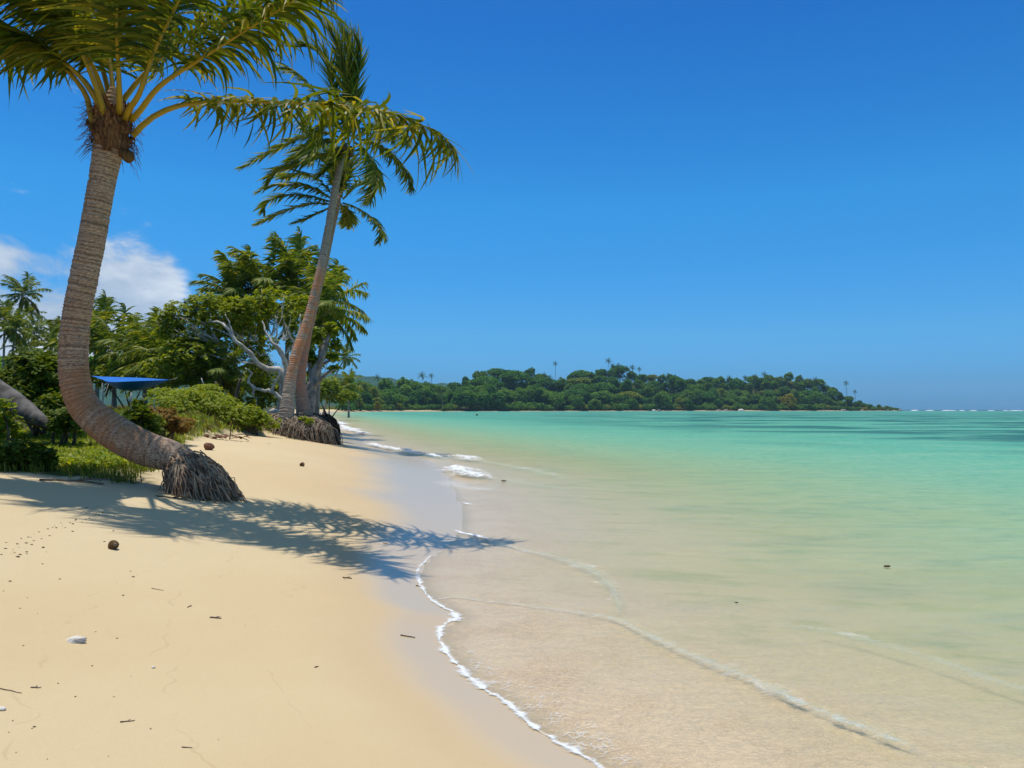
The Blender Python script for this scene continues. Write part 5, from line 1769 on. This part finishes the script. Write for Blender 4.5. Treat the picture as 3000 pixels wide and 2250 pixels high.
# dead poles and thin bare stems in the undergrowth
for k, (x0, y0, x1, y1, d_, lab) in enumerate([(620, 1158, 590, 1108, 27, 'pale bare stick leaning left above the bright green bush'), (660, 1205, 640, 1130, 26.5, 'pale bare stick rising right of the bright green bush'),
                                               (668, 1200, 705, 1110, 33, 'brown slanting trunk stub in the shadow under the broad tree'), (630, 1158, 632, 1118, 34, 'thin upright stem under the broad tree')]):
    a, c = P(x0, y0, d_), P(x1, y1, d_)
    a[2] = hz(a[0], a[1]) - 0.05
    mb = MB()
    limb(mb, [a, (a + c) / 2 + [0.04, 0, 0], c], 0.035 if k < 2 else 0.09, 0.018 if k < 2 else 0.06, 6)
    o = mb.obj('bare_stem', M['limb'] if k < 2 else M['limb_brown'], None, True, a)
    o.location = a
    tag(o, lab, 'branch')


# ------------------------------------------------------------------ grass and creepers on the shore
def scatter_veg(n, ymin, ymax, rng, vmin=-0.1, vmax=40, power=1.6):
    ys = ymin + (ymax - ymin) * rng.random(n) ** power
    sx = rng.uniform(-250, 960, n)
    xs = (sx - 1500) / FPX * ys
    z, s, v = height(xs, ys, True)
    ok = (v > vmin + 0.25 * rng.random(n)) & (v < vmax)
    return np.stack([xs, ys, z], 1)[ok], v[ok]


def blades(pts, rng, per, hgt, wid, lean=0.5):
    c = np.repeat(pts, per, 0)
    n = len(c)
    c = c + np.concatenate([rng.normal(0, 0.05, (n, 2)), np.zeros((n, 1))], 1)
    h_ = hgt * rng.uniform(0.45, 1.25, n) * (0.7 + 0.5 * (c[:, 1] / 30).clip(0, 1))
    a = rng.uniform(0, 6.28, n)
    d = np.stack([np.cos(a), np.sin(a), np.zeros(n)], 1) * (lean * h_ * rng.uniform(0.2, 1.2, n))[:, None] + np.array([-0.2, 0, 0]) * h_[:, None]
    s = np.stack([-np.sin(a), np.cos(a), np.zeros(n)], 1) * (wid * (0.7 + c[:, 1] / 25))[:, None]
    up = np.array([0, 0, 1.0])
    m = c + up * (h_ * 0.6)[:, None] + d * 0.4
    t = c + up * (h_)[:, None] + d
    v = np.stack([c - s, c + s, m + s * 0.8, m - s * 0.8, t], 1).reshape(-1, 3)
    i = np.arange(n)[:, None] * 5
    return v, i + np.array([[0, 1, 2, 3]]), i + np.array([[3, 2, 4]])


rg = np.random.default_rng(321)
p1, v1 = scatter_veg(5200, 8.5, 60, rg, -0.05)
near_dry = ((np.abs(v1) < 1.4) & (p1[:, 1] > 14)) | ((vnoise(p1[:, 0] * 0.5, p1[:, 1] * 0.4, 12) > 0.45) & (p1[:, 1] > 13))
vv_, q_, t_ = blades(p1[~near_dry], rg, 8, 0.15, 0.006)
tag(link('grass', mesh_data('grass', vv_, [q_, t_], M['grass'], False)), 'green grass growing along the shore behind the beach', kind='stuff')
vv_, q_, t_ = blades(p1[near_dry], rg, 6, 0.24, 0.006)
tag(link('dry_grass', mesh_data('dry_grass', vv_, [q_, t_], M['dry_grass'], False)), 'dry straw-coloured grass at the edge of the beach', kind='stuff')
p3, v3 = scatter_veg(16000, 11.5, 31, rg, -0.05, 2.6, 1.0)
p3 = p3[:2600]
dry3 = vnoise(p3[:, 0] * 0.7, p3[:, 1] * 0.5, 15) > 0.25
vv_, q_, t_ = blades(p3[~dry3], rg, 7, 0.15, 0.006, 0.9)
tag(link('bank_grass', mesh_data('bank_grass', vv_, [q_, t_], M['leaf_bright'], False)), 'bright green grass on the bank between the bushes and the roots', kind='stuff')
vv_, q_, t_ = blades(p3[dry3], rg, 7, 0.20, 0.005, 0.8)
tag(link('rusty_grass', mesh_data('rusty_grass', vv_, [q_, t_], M['dry_grass'], False)), 'rusty dry grass tufts on the bank above the beach', kind='stuff')
p2, v2 = scatter_veg(3600, 8.8, 45, rg, 0.15)
m_ = vnoise(p2[:, 0] * 0.8, p2[:, 1] * 0.6, 44) > -0.15
p2 = p2[m_]
lob = np.concatenate([p2 + [0, 0, 0.05], np.tile([[0.16, 0.16, 0.08]], (len(p2), 1))], 1)
cv_, cf_ = cloud(rg, lob, 22000, 0.055, 0.9, 0.7, 0.2)
tag(link('creeper', mesh_data('creeper', cv_, cf_, M['leaf_bright'], False)), 'leafy beach creeper covering the ground by the palms', kind='stuff')
# grass at the far bay behind its beach
n = 5000
sx = rg.uniform(905, 1450, n)
yy_ = rg.uniform(110, 720, n)
xx_ = (sx - 1500) / FPX * yy_
z_, s_, v_ = height(xx_, yy_, True)
ok = (v_ > 0) & (v_ < 14)
c_ = np.stack([xx_, yy_, z_], 1)[ok]
lob = np.concatenate([c_ + [0, 0, 0.2], np.tile([[1.0, 0.6, 0.5]], (len(c_), 1))], 1)
cv_, cf_ = cloud(rg, lob, 7000, 0.4, 0.9, 0.6, 0.3)
tag(link('bay_grass', mesh_data('bay_grass', cv_, cf_, M['leaf_bright'], False)), 'low green grass and creeper behind the far bay beach', kind='stuff')


# ------------------------------------------------------------------ small things on the sand
def rock_like(name, r, seed, mat, sq=(1.2, 1.0, 0.7), rough=0.15):
    rng = np.random.default_rng(seed)
    me = nut_mesh(r, seed)
    me.materials.clear()
    me.materials.append(mat)
    co = np.array([v.co[:] for v in me.vertices]) * sq
    co *= 1 + rng.normal(0, rough, (len(co), 1))
    me.vertices.foreach_set('co', co.astype(np.float32).ravel())
    me.name = name
    return me


def place(name, label, cat, px, py, me, lift, rot=0.0, group=None):
    g = G(px, py)
    o = link(name, me)
    o.location = g + np.array([0, 0, lift])
    o.rotation_euler = (0, 0, rot)
    return tag(o, label, cat, group)


# coconut lying in the open
def coconut(px, py, r, label, seed):
    g = G(px, py)
    t = thing('coconut', label, 'coconut', g)
    h_ = link('husk', nut_mesh(r, seed), t)
    h_.location = (0, 0, r * 0.75)
    h_.rotation_euler = (1.2, 0.3, seed)
    st = MB()
    add_tube(st, [(0, 0, 0), (0, 0.0, 0.02)], 0.35 * r, 6)
    s_ = st.obj('cap', M['stick'], t)
    s_.location = (r * 0.75, -r * 0.5, r * 0.9)
    s_.rotation_euler = (1.2, 0.3, 0)


coconut(332, 1608, 0.042, 'brown coconut lying alone on the open sand', 1)
coconut(885, 1366, 0.045, 'small dark coconut on the sand between the two frond shadows', 2)


def husk_bowl():
    g = G(612, 1318)
    rng = np.random.default_rng(3)
    nu, nv = 14, 6
    vv = []
    for s_ in (1.0, 0.82):
        for i in range(nv):
            ph = i / (nv - 1) * math.pi * 0.5
            for j in range(nu):
                a = j / nu * 2 * math.pi
                r = 0.11 * s_ * (1 + 0.06 * math.sin(3 * a))
                vv.append([r * math.cos(ph) * math.cos(a), r * math.cos(ph) * math.sin(a) * 0.8, r * math.sin(ph) * 1.0])
    vv = np.array(vv) + rng.normal(0, 0.004, (len(vv), 3))
    ii = np.arange(nv - 1)[:, None] * nu
    jj = np.arange(nu)[None]
    kk = (jj + 1) % nu
    f = np.stack([ii + jj, ii + kk, ii + nu + kk, ii + nu + jj], -1).reshape(-1, 4)
    n = nu * nv
    rim = np.stack([jj, kk, n + kk, n + jj], -1).reshape(-1, 4)
    o = link('coconut_husk', mesh_data('coconut_husk', vv, [f, (f + n)[:, ::-1], rim[:, ::-1]], M['dead_leaf'], True))
    o.location = g + np.array([0, 0, 0.07])
    o.rotation_euler = (1.9, 0.2, 0.3)
    tag(o, 'reddish hollow half husk on the sand behind the root cone', 'husk')


husk_bowl()


def dead_heap(px, py, n, sx, label, seed):
    g = G(px, py)
    rng = np.random.default_rng(seed)
    t = thing('dead_branch', label, 'branch', g)
    mb = MB()
    for k in range(n):
        a = rng.uniform(0, 6.28)
        L = rng.uniform(0.15, 0.6) * sx
        c = np.array([rng.normal(0, 0.45 * sx), rng.normal(0, 0.12), rng.uniform(0.02, 0.12)])
        d = np.array([math.cos(a), math.sin(a) * 0.5, rng.uniform(-0.05, 0.25)])
        add_tube(mb, [c - d * L / 2, c + [0, 0, 0.03], c + d * L / 2], [0.008, 0.012, 0.004], 4)
    tag(mb.obj('twigs', M['dead_leaf'], t), kind='stuff')
    mb = MB()
    for k in range(n):
        c = np.array([rng.normal(0, 0.45 * sx), rng.normal(0, 0.15), rng.uniform(0.02, 0.10)])
        a = rng.uniform(0, 6.28)
        u = np.array([math.cos(a), math.sin(a), rng.normal(0, 0.2)]) * 0.11
        w_ = np.array([-math.sin(a), math.cos(a), rng.normal(0, 0.3)]) * 0.05
        mb.add([c - u, c - w_ + [0, 0, .015], c + u, c + w_ + [0, 0, .015]], [[0, 1, 2, 3]])
    tag(mb.obj('dry_leaves', M['dead_leaf'], t), kind='stuff')
    mb = MB()
    add_tube(mb, [(0.25, 0, 0), (0.28, 0, 0.25), (0.25, 0.02, 0.45)], [0.02, 0.012, 0.006], 5)
    mb.obj('upright_twig', M['dead_leaf'], t)


dead_heap(645, 1288, 30, 1.0, 'heap of reddish dead twigs on the sand before the green bush', 4)
place('coral_piece', 'white flat piece of coral on the open sand at lower left', 'coral', 222, 1880, rock_like('coral_piece', 0.042, 5, M['coral'], (1.3, 0.8, 0.42), 0.16), 0.008)
place('coral_piece', 'small white coral chip at the left edge of the sand', 'coral', 3, 2080, rock_like('coral_piece', 0.014, 6, M['coral'], (1.4, 1, 0.5), 0.16), 0.003)
place('coral_piece', 'tiny white shell chip on the sand right of the flat coral', 'coral', 449, 1957, rock_like('coral_piece', 0.010, 7, M['coral'], (1, 1, 0.6), 0.16), 0.003)


def stick(px, py, L, ang, r, label, seed, mat='stick', forks=0):
    g = G(px, py)
    L = L * (0.8 if L < 0.3 else 1.0)
    rng = np.random.default_rng(seed)
    mb = MB()
    d = np.array([math.cos(ang), math.sin(ang), 0])
    pts = np.array([d * L * (q - 0.5) for q in np.linspace(0, 1, 5)]) + rng.normal(0, L * 0.03, (5, 3)) * [1, 1, 0.2]
    r = r * 0.8
    pts[:, 2] = r * 0.7 + np.abs(rng.normal(0, r * 0.4, 5)) + np.array([height(g[0] + p[0], g[1] + p[1])[0] - g[2] for p in pts])
    add_tube(mb, pts, np.linspace(r, r * 0.55, 5), 6)
    for q in range(forks):
        e = pts[3] + np.array([rng.normal(0, L * 0.2), rng.normal(0, L * 0.2), r])
        add_tube(mb, [pts[2], (pts[2] + e) / 2 + [0, 0, r], e], [r * 0.6, r * 0.5, r * 0.3], 5)
    o = mb.obj('stick', M[mat])
    o.location = g
    tag(o, label, 'stick')


stick(1195, 1866, 0.13, 0.0, 0.006, 'dark driftwood stick near the foam at lower middle', 1, 'debris')
stick(632, 1812, 0.09, 0.3, 0.007, 'pale forked bit of driftwood on the open sand', 2, 'stick', 2)
stick(555, 1778, 0.06, 1.4, 0.004, 'thin dark twig left of the forked driftwood', 3, 'debris', 1)
stick(462, 1728, 0.11, -0.1, 0.003, 'curly pale twig below the coconut', 4)
stick(375, 2115, 0.07, 0.8, 0.0035, 'small forked twig on the bare lower sand', 5, 'stick', 1)
stick(30, 2026, 0.14, -0.1, 0.003, 'long thin twig at the left edge of the lower sand', 6)
stick(548, 2192, 0.05, 0.2, 0.003, 'short twig near the bottom edge of the sand', 7)
stick(1018, 1695, 0.09, 0.1, 0.008, 'dark scrap of wood below the round frond shadow', 8, 'debris', 1)
stick(105, 2016, 0.05, 0.4, 0.004, 'curled bit of weed above the lower left corner', 9, 'stick', 2)
stick(928, 1955, 0.04, 1.1, 0.004, 'dark splinter on the bare sand left of the foam', 10, 'debris', 1)
stick(1226, 1718, 0.06, 0.1, 0.006, 'dark scrap caught in the bend of the foam line', 11, 'debris')
stick(1130, 1593, 0.07, 0.2, 0.006, 'small scrap on the wet sand below the blue shadow', 12, 'debris')
stick(210, 1412, 0.7, 0.25, 0.018, 'bare branch lying at the grass edge by the glossy bush', 13, 'stick', 3)
stick(500, 1460, 0.35, 0.1, 0.010, 'dark root twig on the sand before the root cone', 14, 'debris', 2)

# wrack and crumbs scattered over the dry sand: individual small pieces
wr_ = np.random.default_rng(555)
crumbs = [rock_like('debris_bit', 0.011, 20 + k, M['debris'], (1.4, 1.0, 0.5), 0.2) for k in range(4)] + [rock_like('debris_bit', 0.009, 30 + k, M['stick'], (1.6, 0.8, 0.5), 0.2) for k in range(2)]
spots = [(50, 1594), (52, 1632), (145, 1570), (100, 1565), (18, 1590), (305, 1587), (332, 1556), (382, 1674), (390, 1690), (175, 1697), (342, 1708), (80, 1752), (10, 1732), (110, 1797), (170, 2003), (100, 2130), (47, 2205), (640, 2168), (160, 1541), (222, 1522), (205, 1532), (607, 1545), (1010, 1700)]
for k in range(72):
    if k < 52:
        q = wr_.random()
        spots.append((20 + 290 * q + wr_.normal(0, 26), 1625 - 130 * q + wr_.normal(0, 16)))
    else:
        spots.append((wr_.uniform(0, 520), wr_.uniform(1560, 2230)))
for k, (px, py) in enumerate(spots):
    if py > 2245 or px < 0:
        continue
    g = G(px, py)
    o = link('debris_bit', crumbs[k % 6])
    s_ = wr_.uniform(0.3, 0.85) * (1.9 if k < 3 else 1.0) * (1.0 if py < 1750 else 0.5)
    o.location = g + np.array([0, 0, 0.001])
    o.scale = (s_, s_, s_)
    o.rotation_euler = (0, 0, wr_.uniform(0, 6.28))
    tag(o, 'small dark scrap of beach wrack on the dry sand at left', 'debris', 'scraps of wrack on the dry sand')

# floating bits
for px, py, r, lab in [(2598, 1662, 0.028, 'dark leaf floating in the green shallows at right'), (2157, 1769, 0.012, 'small dark leaf floating above the nearest wavelet'), (1476, 1410, 0.05, 'dark scrap floating just seaward of the breaker foam'),
                       (1397, 1217, 0.26, 'small dark float far out in the bay')]:
    x, y = W0(px, py)
    o = link('floating_leaf' if r < 0.2 else 'float', rock_like('floating_leaf', r, int(px), M['debris'], (1.3, 0.9, 0.3 if r < .2 else 1.0), 0.1))
    o.location = (x, y, 0.012 if r < 0.2 else 0.1)
    tag(o, lab, 'leaf' if r < 0.2 else 'float')

# ------------------------------------------------------------------ thin sea haze
def haze():
    m, h = new_mat('haze')
    pv = h.n('ShaderNodeVolumePrincipled', inp={'Color': (0.50, 0.76, 1.0, 1), 'Density': 0.00009, 'Anisotropy': 0.0})
    h.t.links.new(pv.outputs[0], h.out.inputs['Volume'])
    R, z0, z1 = 5900.0, -40.0, 190.0
    v = [(-R, -R, z0), (R, -R, z0), (R, R, z0), (-R, R, z0), (-R, -R, z1), (R, -R, z1), (R, R, z1), (-R, R, z1)]
    f = np.array([[0, 3, 2, 1], [4, 5, 6, 7], [0, 1, 5, 4], [1, 2, 6, 5], [2, 3, 7, 6], [3, 0, 4, 7]])
    tag(link('haze', mesh_data('haze', v, f, m, False)), 'thin bluish sea haze', kind='stuff')


haze()
print('objects', len(bpy.data.objects), 'tris', sum(len(o.data.polygons) * 2 for o in bpy.data.objects if o.type == 'MESH' and o.data.users == 1))
